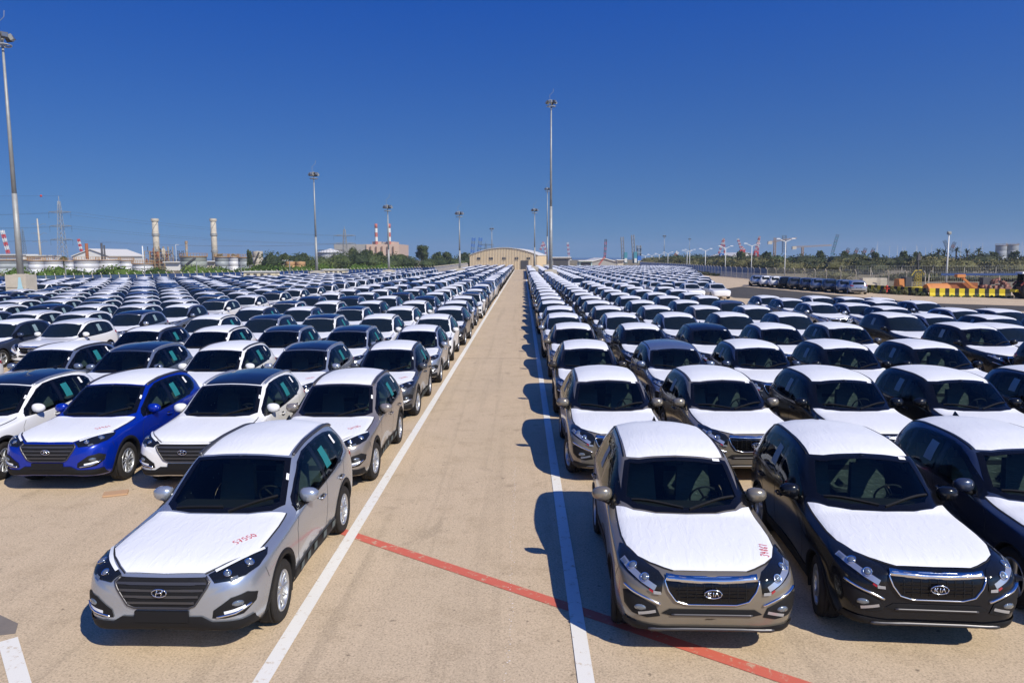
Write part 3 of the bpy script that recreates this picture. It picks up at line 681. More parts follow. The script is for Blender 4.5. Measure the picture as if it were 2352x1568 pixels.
    kids.append((emblem_h(c, 0, 0) if tuc else emblem_k(c)).build('badge', None, None, True))
    for k in kids: COL.objects.unlink(k)
    reg(go, 1, kids)
    lo = pj.patch(ft['lower'], FRONT, .022, .035, edge=.014); reg(lo.build('lower_bumper', BLK, None, True), 1)
    if ft['plate']:
        x, z, hw, hh = ft['plate']; h, n = pj.hit(Vector((0, -.9, z)), Vector(FRONT))
        e = MB(); e.box((0, h.y-.012, z), (2*hw, .03, 2*hh)); reg(e.build('plate_holder', BLK, None), 1)
    # --- mirrors
    for s in (1, -1):
        e = MB(); e.mats = [MATS['paint_silver'], BLK]; cx, cy_, cz = (.925, 1.0, 1.12) if tuc else (.955, 1.0, 1.125)
        cz = zs_(T, (0, 0, cz))[2]; cy_ *= su; V_ = []; n1, n2 = 14, 9
        for i in range(n2):
            ph = math.pi*i/(n2-1)
            for k in range(n1):
                th = 2*math.pi*k/n1; a = math.sin(ph)*math.cos(th); b2 = math.sin(ph)*math.sin(th); c2 = math.cos(ph)
                sp = lambda v, q: math.copysign(abs(v)**q, v)
                y = sp(b2, .9)*.085; y = min(y, .035)
                V_.append((s*(cx+sp(a, .85)*.118+(-.02 if a < 0 else 0)), cy_+y+abs(a)*.02, cz+sp(c2, .75)*.090*(1-.18*max(a, 0))))
        Fm = [(i*n1+k, i*n1+(k+1) % n1, (i+1)*n1+(k+1) % n1, (i+1)*n1+k) for i in range(n2-1) for k in range(n1)]
        e.cur = 0; e.add(V_, Fm if s < 0 else [f[::-1] for f in Fm]); e.cur = 1
        e.tube([(s*(cx-.02), cy_, cz-.07), (s*.86, cy_-.02, cz-.10)], .03, 8)
        e.box((s*cx, cy_+.035, cz), (.20, .012, .13))
        reg(e.build('side_mirror', None, None, True), 1)
    # --- handles
    for s in (1, -1):
        for u in (1.62, 2.52):
            p = zs_(T, (.9*s, u, .89)); e = MB(); e.mats = [MATS['paint_silver'], SEAM]; e.cur = 1
            pj.patch([(p[0], p[1]-.08, p[2]-.03), (p[0], p[1]+.05, p[2]-.03), (p[0], p[1]+.05, p[2]+.03), (p[0], p[1]-.08, p[2]+.03)], (-s, 0, 0), .003, .04, mb=e)
            e.cur = 0; h, n = pj.hit(Vector(p), Vector((-s, 0, 0)))
            e.tube([(h.x, p[1]-.10, p[2]), (h.x+s*.035, p[1]-.07, p[2]), (h.x+s*.038, p[1]+.05, p[2]+.004), (h.x, p[1]+.09, p[2]+.004)], .013, 6)
            reg(e.build('door_handle', None, None, True), 0)
    # --- wheels
    ty, rm = wheel_meshes(T['wheel'], R)
    for (wx, wy, rz) in ((1, 0, 0), (1, T['wb'], 0), (-1, 0, math.pi), (-1, T['wb'], math.pi)):
        o = bpy.data.objects.new('wheel', None); o.location = (wx*T['xw'], wy, R); o.rotation_euler = (random.uniform(0, 6)*0, 0, rz); o.empty_display_size = .1
        parts.append(dict(o=o, lvl=2, kids=[ty, rm], wheel=True))
    # --- rails, antenna, wipers
    for s in (1, -1):
        e = MB(); pts = [zs_(T, p) for p in ([(.60*s,1.40,1.49),(.597*s,1.8,1.56),(.59*s,2.4,1.575),(.575*s,3.0,1.53),(.56*s,3.22,1.46)] if tuc else [(.635*s,1.42,1.47),(.63*s,1.8,1.53),(.62*s,2.4,1.55),(.60*s,3.0,1.50),(.585*s,3.18,1.44)])]
        pj.ribbon(pts, (-.25*s, 0, -1), .030 if tuc else .016, .002, mb=e, thick=.028 if tuc else .004)
        reg(e.build('roof_rail', SATIN if tuc else BLK, None, True), 1)
    e = MB(); h, n = pj.hit(Vector((0, 3.05*su, 1.6)), Vector(TOP)); e.add([h+Vector(p) for p in ((-.02, -.09, 0), (.02, -.09, 0), (.025, .05, 0), (-.025, .05, 0), (0, .045, .065), (0, .02, .07))], [(0, 1, 5), (1, 2, 4, 5), (2, 3, 4), (3, 0, 5, 4)])
    reg(e.build('antenna_fin', BLKG, None), 1)
    for (a, b) in ((((.10, .52), (.60, .80)), ((-.55, .60), (.02, .58))) if tuc else (((.05, .60), (.62, .86)), ((-.60, .80), (-.02, .62)))):
        e = MB(); pj.ribbon([(a[0], a[1]*su, 1.2), (b[0], b[1]*su, 1.2)], TOP, .018, .010, mb=e, thick=.014)
        reg(e.build('wiper', BLK, None), 0)
    # --- stickers and ink
    P = [zs_(T, p) for p in [(.9,2.02,1.15),(.9,2.24,1.155),(.9,2.23,1.42),(.9,2.02,1.41)]]
    
    for PP, dd in ((P, SIDE), (mirx(P), (1, 0, 0))): e = MB().mat(TEAL if tuc else PALES); pj.patch(PP, dd, .010, .12, edge=.010, mb=e); reg(e.build('window_sticker', None, None), 1)
    e = MB().mat(WHT)
    if tuc:
        pj.patch([(.9,2.68,1.33),(.9,2.75,1.33),(.9,2.76,1.45),(.9,2.69,1.45)], SIDE, .010, .1, edge=.010, mb=e); reg(e.build('paper_tag', None, None), 1); e = MB().mat(WHT)
        pj.patch([(.63,1.02,1.3),(.66,1.02,1.3),(.645,1.10,1.3),(.615,1.10,1.3)], TOP, .012, .1, edge=.012, mb=e)
    else:
        P = [zs_(T, p) for p in [(.46,1.27,1.4),(.55,1.29,1.4),(.55,1.335,1.4),(.46,1.315,1.4)]]; pj.patch(P, TOP, .012, .1, edge=.012, mb=e)
    reg(e.build('paper_tag', None, None), 1)
    # --- cabin
    e = MB().mat(INT)
    q = lambda z: .5+(z-.5)*sz
    e.add([(-.70,.70*su,q(1.03)),(.70,.70*su,q(1.03)),(.70,1.15*su,q(1.0)),(-.70,1.15*su,q(1.0)),(-.7,1.2*su,.45),(.7,1.2*su,.45)], [(0,1,2,3),(3,2,5,4)])
    e.box((0, 2.1*su, .42), (1.5, 2.4, .04)); e.box((0, 3.05*su, q(.75)), (1.3, .6, q(.75)-.3)); e.box((0, 1.45*su, q(.62)), (.22, .9, .3))
    reg(e.build('dashboard', None, None), 0)
    for (sx, sy, sw) in ((.37, 1.95, .50), (-.37, 1.95, .50), (.38, 2.75, .60), (-.38, 2.75, .60)):
        e = MB(); e.box((sx, (sy-.20)*su, q(.62)), (sw, .50, .16)); e.box((sx, sy*su+.06, q(.90)), (sw, .13, .62), 0, .82, -.18); e.box((sx, sy*su+.13, q(1.27)), (sw*.5, .08, .17), 0, .8, -.1)
        reg(e.build('seat', SEATM, None), 0)
    e = MB(); ctr = Vector((.37, 1.28*su, q(1.0))); tilt = Matrix.Rotation(-1.1, 3, 'X')
    e.tube([ctr+tilt @ Vector((.18*math.cos(a), .18*math.sin(a), 0)) for a in np.linspace(0, 2*math.pi, 21)], .014, 6, cap=False)
    for a in (.0, 2.1, 4.2): e.tube([ctr, ctr+tilt @ Vector((.17*math.sin(a+math.pi/2), .17*math.cos(a+math.pi/2)*-1, 0))], .016, 5)
    reg(e.build('steering_wheel', INT, None, True), 0)
    return parts, pj, ft

def ink_object(pj, text, tuc):
    e = MB(); h = .085; o = Vector((.52, .06 if tuc else .3, 1.05)) if tuc else Vector((.66, -.12, 1.0)); a = .95 if tuc else 1.35
    for st in strokes(text, h):
        P = []
        for x, y in st: P.append((o.x+(x*math.cos(a)*.9-y*math.sin(a))*1.0, o.y-.35+x*math.sin(a)+y*math.cos(a)*.9, 1.0))
        pj.ribbon(P, TOP, .010, .016, mb=e)
    ob = e.build('ink_number', INK, None); COL.objects.unlink(ob); return ob

TYPES = {}
for key, T in (('tucson', TUCSON), ('sport', SPORT), ('wagon', WAGON), ('big', BIG)):
    TYPES[key] = (T,)+make_car_parts(T)
INKS = {'57550': ink_object(TYPES['tucson'][2], '57550', True), '57961': ink_object(TYPES['tucson'][2], '57961', True), '57185': ink_object(TYPES['tucson'][2], '57185', True), '34861': ink_object(TYPES['sport'][2], '34861', False)}

R_S = random.Random(5)
def place_car(kind, x, y, rz, color, level, roof='film', bonnet='film', label=None, group=None, rails=False, ink=None, cat='car', sc=1.0):
    """level 0 = everything, 1 = middle distance, 2 = far"""
    T, parts, pj, ft = TYPES[kind]
    root = thing('parked_car', (x, y, 0), rz, label=label, cat=cat, group=group)
    if sc != 1: root.scale = (sc,)*3
    pm = MATS['paint_'+color]
    def setp(o, i=0, mm=pm):
        s = o.material_slots[i]; s.link = 'OBJECT'; s.material = mm
    for p in parts:
        nm = p['o'].name.split('.')[0]
        if p['lvl'] < level: continue
        if nm == 'bonnet_film' and bonnet != 'film': continue
        if nm == 'paper_tag' and level > 1: continue
        if nm == 'roof_film' and roof == 'none': continue
        if level > 1 and p.get('wheel') and False: continue
        o = p['o'].copy(); COL.objects.link(o); o.parent = root
        if nm in ('body', 'side_mirror', 'door_handle'): setp(o)
        if nm == 'roof_film' and roof == 'pano': setp(o, 0, PANO); o.name = 'glass_roof'
        if nm == 'roof_rail' and rails: setp(o, 0, ALLOY)
        if level == 0 and nm in ('windshield', 'side_window', 'quarter_window', 'rear_window'): setp(o, 0, GLASS)
        if p.get('wheel') and level < 2 and p['o'].location.y == 0: o.rotation_euler.z += R_S.gauss(0, .07)
        for k in p['kids']:
            if level > 1: 
                if not p.get('wheel'): continue
            c = k.copy(); COL.objects.link(c); c.parent = o
    if ink and level == 0:
        for p in [INKS[ink]]: c = p.copy(); COL.objects.link(c); c.parent = root
    return root
# ---------------------------------------------------------------- setting
def flat(name, poly, z, m, kind='structure', parent=None):
    mb = MB(); mb.add([(p[0], p[1], z) for p in poly], [tuple(range(len(poly)))]); o = mb.build(name, m, parent)
    if kind: o['kind'] = kind
    return o
def ground_mat(name, c1, c2, c3, speck, bump=.25):
    m = mat(name, c1, .88, 0, spec=.25); N = m.node_tree.nodes; L = m.node_tree.links; b = N['Principled BSDF']
    tc = N.new('ShaderNodeTexCoord')
    def noise(sc, det, rough, vec=None, dist=0):
        n = N.new('ShaderNodeTexNoise'); n.inputs['Scale'].default_value = sc; n.inputs['Detail'].default_value = det; n.inputs['Roughness'].default_value = rough; n.inputs['Distortion'].default_value = dist
        L.new(vec or tc.outputs['Object'], n.inputs['Vector']); return n.outputs[0]
    def ramp(src, lo, hi):
        r = N.new('ShaderNodeMapRange'); r.inputs[1].default_value = lo; r.inputs[2].default_value = hi; L.new(src, r.inputs[0]); return r.outputs[0]
    def mix(f, a, b_):
        x = N.new('ShaderNodeMix'); x.data_type = 'RGBA'; L.new(f, x.inputs[0])
        for i, v in ((6, a), (7, b_)):
            if isinstance(v, tuple): x.inputs[i].default_value = (*v, 1)
            else: L.new(v, x.inputs[i])
        return x.outputs[2]
    def mul(a, k):
        x = N.new('ShaderNodeMath'); x.operation = 'MULTIPLY'; L.new(a, x.inputs[0]); x.inputs[1].default_value = k; return x.outputs[0]
    c = mix(ramp(noise(.35, 7, .65, dist=.6), .38, .64), c1, c2)
    c = mix(mul(ramp(noise(1.7, 6, .7), .50, .68), .75), c, c3)
    # long streaks left by tyres along the lane
    mp = N.new('ShaderNodeMapping'); mp.inputs['Scale'].default_value = (2.2, .05, 1); L.new(tc.outputs['Object'], mp.inputs[0])
    c = mix(mul(ramp(noise(1.3, 4, .6, mp.outputs[0], .4), .52, .70), .55), c, tuple(v*.70 for v in c1))
    # oil and dirt spots
    c = mix(mul(ramp(noise(.9, 4, .6, dist=1.5), .62, .74), .6), c, tuple(v*.5 for v in c1))
    fine = noise(speck, 3, .8); c = mix(mul(ramp(fine, .52, .68), .7), c, tuple(min(v*1.35, .8) for v in c1)); c = mix(mul(ramp(fine, .48, .32), .75), c, tuple(v*.45 for v in c1))
    n9 = noise(speck*.22, 2, .5); c = mix(mul(ramp(n9, .30, .24), .8), c, tuple(v*.35 for v in c1))
    L.new(c, b.inputs['Base Color'])
    bp = N.new('ShaderNodeBump'); bp.inputs['Strength'].default_value = bump; bp.inputs['Distance'].default_value = .01; L.new(fine, bp.inputs['Height']); L.new(bp.outputs[0], b.inputs['Normal'])
    return m
def worn_mat(name, col, under, amt, sc=9):
    m = mat(name, col, .75, 0, spec=.3); N = m.node_tree.nodes; L = m.node_tree.links; b = N['Principled BSDF']; tc = N.new('ShaderNodeTexCoord')
    n = N.new('ShaderNodeTexNoise'); n.inputs['Scale'].default_value = sc; n.inputs['Detail'].default_value = 9; n.inputs['Roughness'].default_value = .8
    r = N.new('ShaderNodeMapRange'); r.inputs[1].default_value = amt; r.inputs[2].default_value = amt+.08; x = N.new('ShaderNodeMix'); x.data_type = 'RGBA'; x.inputs[6].default_value = (*under, 1); x.inputs[7].default_value = (*col, 1)
    L.new(tc.outputs['Object'], n.inputs[0]); L.new(n.outputs[0], r.inputs[0]); L.new(r.outputs[0], x.inputs[0]); L.new(x.outputs[2], b.inputs['Base Color']); return m
YC = (.50, .392, .265)
YARD = ground_mat('sandy_concrete', YC, (.54, .42, .285), (.41, .315, .205), 42)
ASPH = ground_mat('old_asphalt', (.075, .068, .058), (.06, .055, .05), (.10, .09, .075), 30)
SOIL = ground_mat('dry_soil', (.24, .19, .12), (.16, .14, .075), (.11, .115, .05), 8)
WLINE = worn_mat('white_road_paint', (.72, .70, .64), YC, .36); RLINE = worn_mat('red_road_paint', (.56, .13, .085), YC, .37, 7)
SEA = mat('sea_water', (.06, .14, .25), .35)

LF = [(-92, 56), (-70, 80), (-62, 88), (-51, 95), (-43.5, 105), (-39.5, 112), (-30, 127), (-18, 152), (-17.5, 236)]      # left fence, seen from above
RF = [(44, 280), (41.6, 191), (40, 150), (41, 125), (44, 108), (49.6, 92)]            # right fence
def xf(P, y):
    Q = sorted(P, key=lambda p: p[1])
    if y <= Q[0][1]: return Q[0][0]+(y-Q[0][1])*(Q[1][0]-Q[0][0])/(Q[1][1]-Q[0][1])
    for a, b in zip(Q[:-1], Q[1:]):
        if y <= b[1]: return a[0]+(b[0]-a[0])*(y-a[1])/(b[1]-a[1])
    return Q[-1][0]
flat('terrain', [(-2050, -150), (2050, -150), (2050, 900), (-2050, 900)], 0, SOIL)
flat('sea', [(-2050, 899), (2050, 899), (2050, 2550), (-2050, 2550)], -.6, SEA)
flat('yard_pavement', [(-130, -60), (120, -60), (120, 64), (50, 88.5), (44.5, 108), (41.5, 125), (40.8, 150), (42.4, 191), (46, 300), (-18, 300), (-18, 152), (-30.5, 128), (-40, 113), (-62.5, 89), (-92, 57), (-130, 30)], .004, YARD)
flat('asphalt_road', [(20.5, 72), (22.5, 88), (29.3, 99), (34.2, 63.4), (60, 47), (108, 30), (108, 19), (58, 39), (32.3, 56.4)], .008, ASPH)
flat('white_line', [(-2.59, -10), (-2.43, -10), (-2.43, 228), (-2.59, 228)], .014, WLINE)
flat('white_line', [(.52, -10), (.68, -10), (.68, 205), (.52, 205)], .014, WLINE)
flat('white_line', [(-5.55, 7.3), (-4.35, 5.9), (-4.22, 6.0), (-5.42, 7.42)], .014, WLINE)
flat('red_line', [(-4.6, 11.80), (-4.6, 12.02), (3.6, 6.02), (3.6, 5.80)], .010, RLINE)
for (x0, x1, yy) in ((-2.4, .5, 29.2), (-2.4, .5, 58.5), (-2.4, .5, 88)):
    flat('slab_joint', [(x0, yy), (x1, yy+.02), (x1, yy+.07), (x0, yy+.05)], .006, mat('joint_dirt', (.16, .12, .085), .9))
mb = MB(); rnd = random.Random(3)
for k in range(170):
    y = 4.5+k*.06+rnd.uniform(-.02, .02); x = -.16+.012*math.sin(y*1.7)+rnd.gauss(0, .018); s = rnd.uniform(.003, .011)
    mb.add([(x-s, y-s, 0), (x+s, y-s*.6, 0), (x+s*.7, y+s, 0)], [(0, 1, 2)])
o = mb.build('chalk_specks', WHT); o.location.z = .0125; o['kind'] = 'stuff'
flat('grey_patch', [(-6.2, 7.3), (-5.50, 7.5), (-5.62, 7.72), (-6.2, 8.05)], .0065, mat('patch_grey', (.15, .13, .115), .9, noise=(6, .3, (.21, .18, .15))))  # small grey-brown patch, darker than the paving around it
# crack on the right, thin dark sliver
mb = MB(); P = [(7.6, 6.3), (7.2, 6.75), (7.05, 7.1), (6.6, 7.45), (6.35, 7.9)]
for a, b in zip(P[:-1], P[1:]): mb.add([(a[0], a[1], 0), (a[0]+.012, a[1]+.006, 0), (b[0]+.012, b[1]+.006, 0), (b[0], b[1], 0)], [(0, 1, 2, 3)])
o = mb.build('pavement_crack', SEAM); o.location.z = .0075; o['kind'] = 'structure'

# ---------------------------------------------------------------- the rows of cars
cars = []
R_ = random.Random(11)
def addcar(kind, x, y, color, roof='film', bonnet='film', rz=None, where='', group=None, jit=.05, ink=None, cat='car', rails=False, sc=1.0):
    cars.append(dict(kind=kind, x=x+R_.uniform(-jit, jit), y=y+R_.uniform(-jit, jit)*(2.4 if y > 16 else 1), rz=R_.gauss(0, .011) if rz is None else rz, color=color, roof=roof, bonnet=bonnet, where=where, group=group, ink=ink, cat=cat, rails=rails, sc=sc))
ORD = ['front', 'second', 'third', 'fourth', 'fifth', 'sixth', 'seventh', 'eighth', 'ninth', 'tenth', 'eleventh', 'twelfth', 'thirteenth', 'fourteenth', 'fifteenth', 'sixteenth', 'seventeenth', 'eighteenth', 'nineteenth', 'twentieth'] + ['%dth' % k for k in range(21, 61)]
def wchoice(opts): 
    t = R_.random()*sum(w for _, w in opts)
    for v, w in opts:
        t -= w
        if t <= 0: return v
    return opts[-1][0]
YL = [7.86, 13.12, 18.55, 23.65, 28.75, 33.8, 38.6]
while YL[-1] < 222: YL.append(YL[-1]+4.9)
YR = [7.85, 13.6, 19.0, 24.5, 29.6, 34.2, 38.7, 43.4, 47.7]
while YR[-1] < 205: YR.append(YR[-1]+4.7)
near = {(0,0):('silver','film','57550'),(1,0):('beige','film','57185'),(1,1):('white','pano',None),(1,2):('blue','film','57961'),(1,3):('white','pano',None),
 (2,0):('grey','film','57185'),(2,1):('silver','pano','57961'),(2,2):('white','film',None),(2,3):('bluesilver','pano',None),(2,4):('bluesilver','film',None),
 (3,0):('silver','film',None),(3,1):('silver','pano',None),(3,2):('silver','pano',None),(3,3):('white','film',None),(3,4):('slate','film',None),
 (4,0):('white','film',None),(4,1):('white','film',None),(4,2):('white','pano',None),(4,3):('silver','pano',None),(4,4):('white','film',None),
 (5,0):('grey','film',None),(5,1):('white','film',None),(5,2):('white','pano',None),(5,3):('bluesilver','film',None),(5,4):('slate','film',None)}
CW = ['nearest the lane', 'second from the lane', 'third from the lane', 'fourth from the lane', 'fifth from the lane']
for r, y in enumerate(YL):
    for c in range(5):
        if r == 0 and c > 0: continue
        if r == 1 and c > 3: continue
        col, roof, ink = near.get((r, c), (wchoice([('white', 5), ('silver', 2), ('bluesilver', 1.5), ('slate', 1.3), ('grey', 1), ('beige', .4)]), wchoice([('film', 4), ('pano', 1.4)]), None))
        addcar('tucson', -3.6-(2.28 if r == 1 else 2.36)*c+(.08 if (r, c) == (1, 1) else 0), y, col, roof, 'film', where='%s car of the row %s on the left' % (ORD[r if c < 1 else r-1], CW[c]), group='compact cars on the left of the lane', ink=ink, rails=roof == 'pano', jit=.01 if r < 2 else .05)
def rowcol_sport_left():
    n = 0
    for k in range(30):
        x = -17.8-2.42*k
        for r in range(-2, 44):
            y = 26.9+4.75*r+R_.uniform(-.1, .1)+.25*k*0
            if y < 16 or (k == 0 and r < 0) or (k == 1 and r < -1): continue
            if x < -.715*y-4.5 or x-2 < xf(LF, y)+.8 or y > 226: continue
            if abs(x-(at(45, 600, 64).x)) < 2.6 and 57.5 < y < 66: continue          # mast foot stands here
            col = wchoice([('white', 9), ('grey', .7), ('slate', .6), ('silver', .6), ('bluesilver', .4)])
            roof = wchoice([('none', 3.5), ('pano', 1.2)]) if col == 'white' else wchoice([('film', 2), ('pano', 1), ('none', .5)])
            bon = 'none' if col == 'white' else 'film'
            addcar('sport', x, y, col, roof, bon, where='%s car of the far-left block row %s' % (ORD[max(r+2, 0)], ORD[k]), group='cars of the far-left block')
rowcol_sport_left()
addcar('sport', -16.2, 18.1, 'white', 'none', 'none', where='car cut by the left edge of the picture', group='cars of the far-left block')
nearR = {(0,0):('taupe','34861'),(0,1):('black',None),(0,2):('slate',None),(1,0):('taupe',None),(1,1):('taupe',None),(1,2):('black',None),(1,3):('black',None),(1,4):('grey',None),
 (2,0):('brown',None),(2,1):('bluesilver',None),(2,2):('slate',None),(2,3):('black',None),(2,4):('black',None),(3,0):('taupe',None),(3,1):('black',None),(3,2):('black',None),(3,3):('slate',None),(3,4):('grey',None)}
for r, y in enumerate(YR):
    for c in range(5):
        x = (1.90, 4.22, 6.54)[c] if r == 0 and c < 3 else 1.73+2.40*c; yy = y+((0, .13, .38)[c] if r == 0 and c < 3 else 0)
        if r == 0 and c > 2: continue
        if x > .70*y+4: continue
        if (c == 4 and y > 61) or (c == 3 and y > 69) or (c == 2 and 74 < y < 84): continue
        if c > 2 and y > 70: continue
        if 121 < y < 130 and c in (0, 1): continue
        col, ink = nearR.get((r, c), (wchoice([('black', 2), ('slate', 2.2), ('grey', 3), ('brown', .8), ('taupe', 1.2), ('silver', 1), ('bluesilver', 1.2)]), None))
        roof = 'none' if (r, c) in ((2, 1), (6, 4)) or R_.random() < .02 else 'film'
        addcar('sport', x, yy, col, roof, 'film', jit=.05 if r else .01, where='%s car of the row %s on the right' % (ORD[r], CW[c]), group='cars on the right of the lane', ink=ink, rz=(-.024, -.07, -.04)[c] if r == 0 and c < 3 else None)
for k in range(-2, 18):
    x = 13.9+2.42*k
    for r in range(34):
        y = 70.6+4.9*r+R_.uniform(-.2, .2)
        if (k < 0 and r < 1) or x > 18.9+(y-70.6)*.20 or y > 222: continue
        if r in (9, 19): continue
        col = wchoice([('white', 4), ('silver', 2), ('slate', 2), ('black', 1.5), ('grey', 1), ('red', .06)])
        addcar('wagon', x, y, col, 'none' if col == 'white' else 'film', 'none' if col in ('white',) else 'film', where='%s car of the distant right block row %s' % (ORD[r], ORD[k+2]), group='cars of the distant right block', sc=.97)
for k in range(4, 14):
    x = 1.86+2.45*k
    for y in YR:
        if y < 118 or x > 13.8: continue
        addcar('wagon', x, y, wchoice([('white', 3), ('silver', 2), ('slate', 2)]), 'none', 'none', where='far car before the warehouse', group='far cars before the warehouse')
CC = [('wagon',15.9,46.3,'silver','behind all others beside the sandy lot, at its left end'),('wagon',16.15,43.0,'bluesilver','nearest the sandy lot, dark screen towards the viewer'),('wagon',16.3,39.0,'silver','whose whole twin grille shows above the black cars'),('wagon',18.0,38.3,'silver','right of the one with the twin grille'),
 ('wagon',18.95,45.6,'white','second from the left in the far row'),('wagon',20.4,44.2,'slate','third from the left in the far row'),('wagon',21.9,43.4,'slate','fourth from the left in the far row'),('wagon',20.6,40.7,'black','dark estate behind the black off-roader'),('wagon',22.6,40.2,'bluesilver','rightmost of its row before the asphalt'),
 ('wagon',18.6,35.6,'black','half hidden behind the left black off-roader'),('big',15.4,28.6,'black','left one of the black off-roaders'),('big',15.5,23.8,'black','middle one of the black off-roaders'),('wagon',18.0,30.6,'bluesilver','between the two rows of black off-roaders'),
 ('wagon',21.2,34.2,'silver','second from the right near the asphalt edge'),('wagon',20.2,29.8,'black','black one near the right edge'),('wagon',22.9,33.6,'slate','at the right edge, behind the black one'),('wagon',18.0,25.9,'black','right of the middle off-roader'),('big',15.8,19.0,'black','rightmost off-roader cut by the picture edge'),('wagon',22.6,29.2,'black','farthest right at the picture edge')]
for kd, x, y, col, wh in CC:
    addcar(kd, x, y, col, 'film', 'film' if col != 'white' else 'none', where=wh, group='mixed cars beside the sandy lot', jit=.03, rz=.01)
for k in range(10):
    x = 35.9-.42*k; y = 81.0+2.4*k
    addcar('wagon', x, y, ['silver','bluesilver','slate','bluesilver','slate','grey','black','white','white','silver'][k], 'none', 'none', rz=math.pi-math.radians(14), where='seen from behind, %s of the line before the right fence counted from the right' % ORD[k].replace('front', 'first'), group='cars lined up before the right fence', jit=.05)

TYPEWORD = dict(tucson='compact off-roader', sport='off-roader', wagon='estate car', big='large off-roader')
def car_label(c):
    rf = {'film': 'film-covered roof', 'pano': 'black glass roof', 'none': 'bare roof'}[c['roof']]
    s = '%s %s with %s, %s' % (PAINTWORD[c['color']], TYPEWORD[c['kind']], rf, c['where'])
    w = s.split()
    if len(w) > 16: s = '%s %s, %s' % (PAINTWORD[c['color']], TYPEWORD[c['kind']], c['where'])
    return ' '.join(s.split()[:16]).rstrip(',')
def near_cam(c): return c['y'] if c['y'] > 0 else 0
cars.sort(key=near_cam)
N_SINGLE = 300
singles = cars[:N_SINGLE]; rest = cars[N_SINGLE:]
for c in singles:
    lv = 0 if c['y'] < 25 and abs(c['x']) < 17.5 else (1 if c['y'] < 62 else 2)
    place_car(c['kind'], c['x'], c['y'], c['rz'], c['color'], lv, c['roof'], c['bonnet'], car_label(c), c['group'], c['rails'], c['ink'], 'car', c['sc'])

def far_cars(rest):
    SL = ['paint_'+k for k in PAINTS]; mats = [MATS[k] for k in SL]+[FILM, GLASSO, PANO, RUBBER, LENSD]; iF, iG, iP, iR, iL = [len(SL)+k for k in range(5)]
    base = {}
    for key in ('tucson', 'sport', 'wagon', 'big'):
        T = TYPES[key][0]; sz = T.get('sz', 1); sh = Shell(T); V, F = sh.build(stations(sh.u0, sh.u1, False), CNTL)
        F2 = []; cl = []
        for f in F:
            if len(f) > 4: continue
            P = [Vector(V[i]) for i in f]; c = sum(P, Vector())/len(P); n = (P[1]-P[0]).cross(P[2]-P[0]).normalized() if len(P) > 2 else Vector((0, 0, 1))
            if len(f) == 3: f = f+(f[2],)
            z = .5+(c.z-.5)/sz; k = 'p'
            if z < .33: k = 'r'
            elif .5 < c.y < 1.35 and n.z > .5 and abs(c.x) < .66: k = 'g'
            elif .75 < c.y < 3.05 and 1.08 < z < 1.50 and abs(n.x) > .5: k = 'g'
            elif c.y > 3.2 and 1.05 < z < 1.45 and n.y > .3 and abs(c.x) < .6: k = 'g'
            elif 1.35 < c.y < 3.2 and n.z > .7 and z > 1.45: k = 'roof'
            elif -.8 < c.y < .5 and n.z > .6 and abs(c.x) < .74: k = 'bon'
            elif c.y < -.6 and .58 < z < .84 and n.y < -.3: k = 'l'
            F2.append(f); cl.append(k)
        V = [tuple(v) for v in V]
        for wy in (0, T['wb']):
            for s in (1, -1):
                b = len(V); n = 10
                for xx in (.935, .6):
                    V += [(s*xx, wy+.34*math.cos(2*math.pi*q/n), .34+.34*math.sin(2*math.pi*q/n)) for q in range(n)]
                for q in range(n): F2.append((b+q, b+(q+1) % n, b+n+(q+1) % n, b+n+q)); cl.append('r')
                for q in range(0, n-2, 2): F2.append((b, b+q+1, b+q+2, b+min(q+3, n-1))); cl.append('r')
        base[key] = (np.array(V), np.array(F2), cl)
    VS = []; FS = []; MI = []; off = 0
    for c in rest:
        V, F, cl = base[c['kind']]; a = c['rz']; cs, sn = math.cos(a), math.sin(a); M = np.array([[cs, sn, 0], [-sn, cs, 0], [0, 0, 1]])
        VS.append((V*c['sc']) @ M+[c['x'], c['y'], 0]); FS.append(F+off); off += len(V); p = SL.index('paint_'+c['color'])
        mp = dict(p=p, r=iR, g=iG, l=iL, roof={'film': iF, 'pano': iP, 'none': p}[c['roof']], bon=iF if c['bonnet'] == 'film' else p); MI += [mp[k] for k in cl]
    V = np.concatenate(VS); F = np.concatenate(FS)
    me = bpy.data.meshes.new('parked_cars'); me.vertices.add(len(V)); me.vertices.foreach_set('co', V.ravel().astype(np.float32))
    me.loops.add(F.size); me.loops.foreach_set('vertex_index', F.ravel().astype(np.int32)); me.polygons.add(len(F))
    me.polygons.foreach_set('loop_start', np.arange(0, F.size, 4, dtype=np.int32)); me.polygons.foreach_set('loop_total', np.full(len(F), 4, np.int32))
    for q in mats: me.materials.append(q)
    me.polygons.foreach_set('material_index', np.array(MI, np.int32)); me.polygons.foreach_set('use_smooth', [True]*len(F)); me.update(calc_edges=True); me.validate()
    o = bpy.data.objects.new('parked_cars', me); COL.objects.link(o); tag(o, 'mass of distant parked cars filling the yard up to the fences and the barn', 'cars', kind='stuff')
far_cars(rest)
print('cars', len(cars))
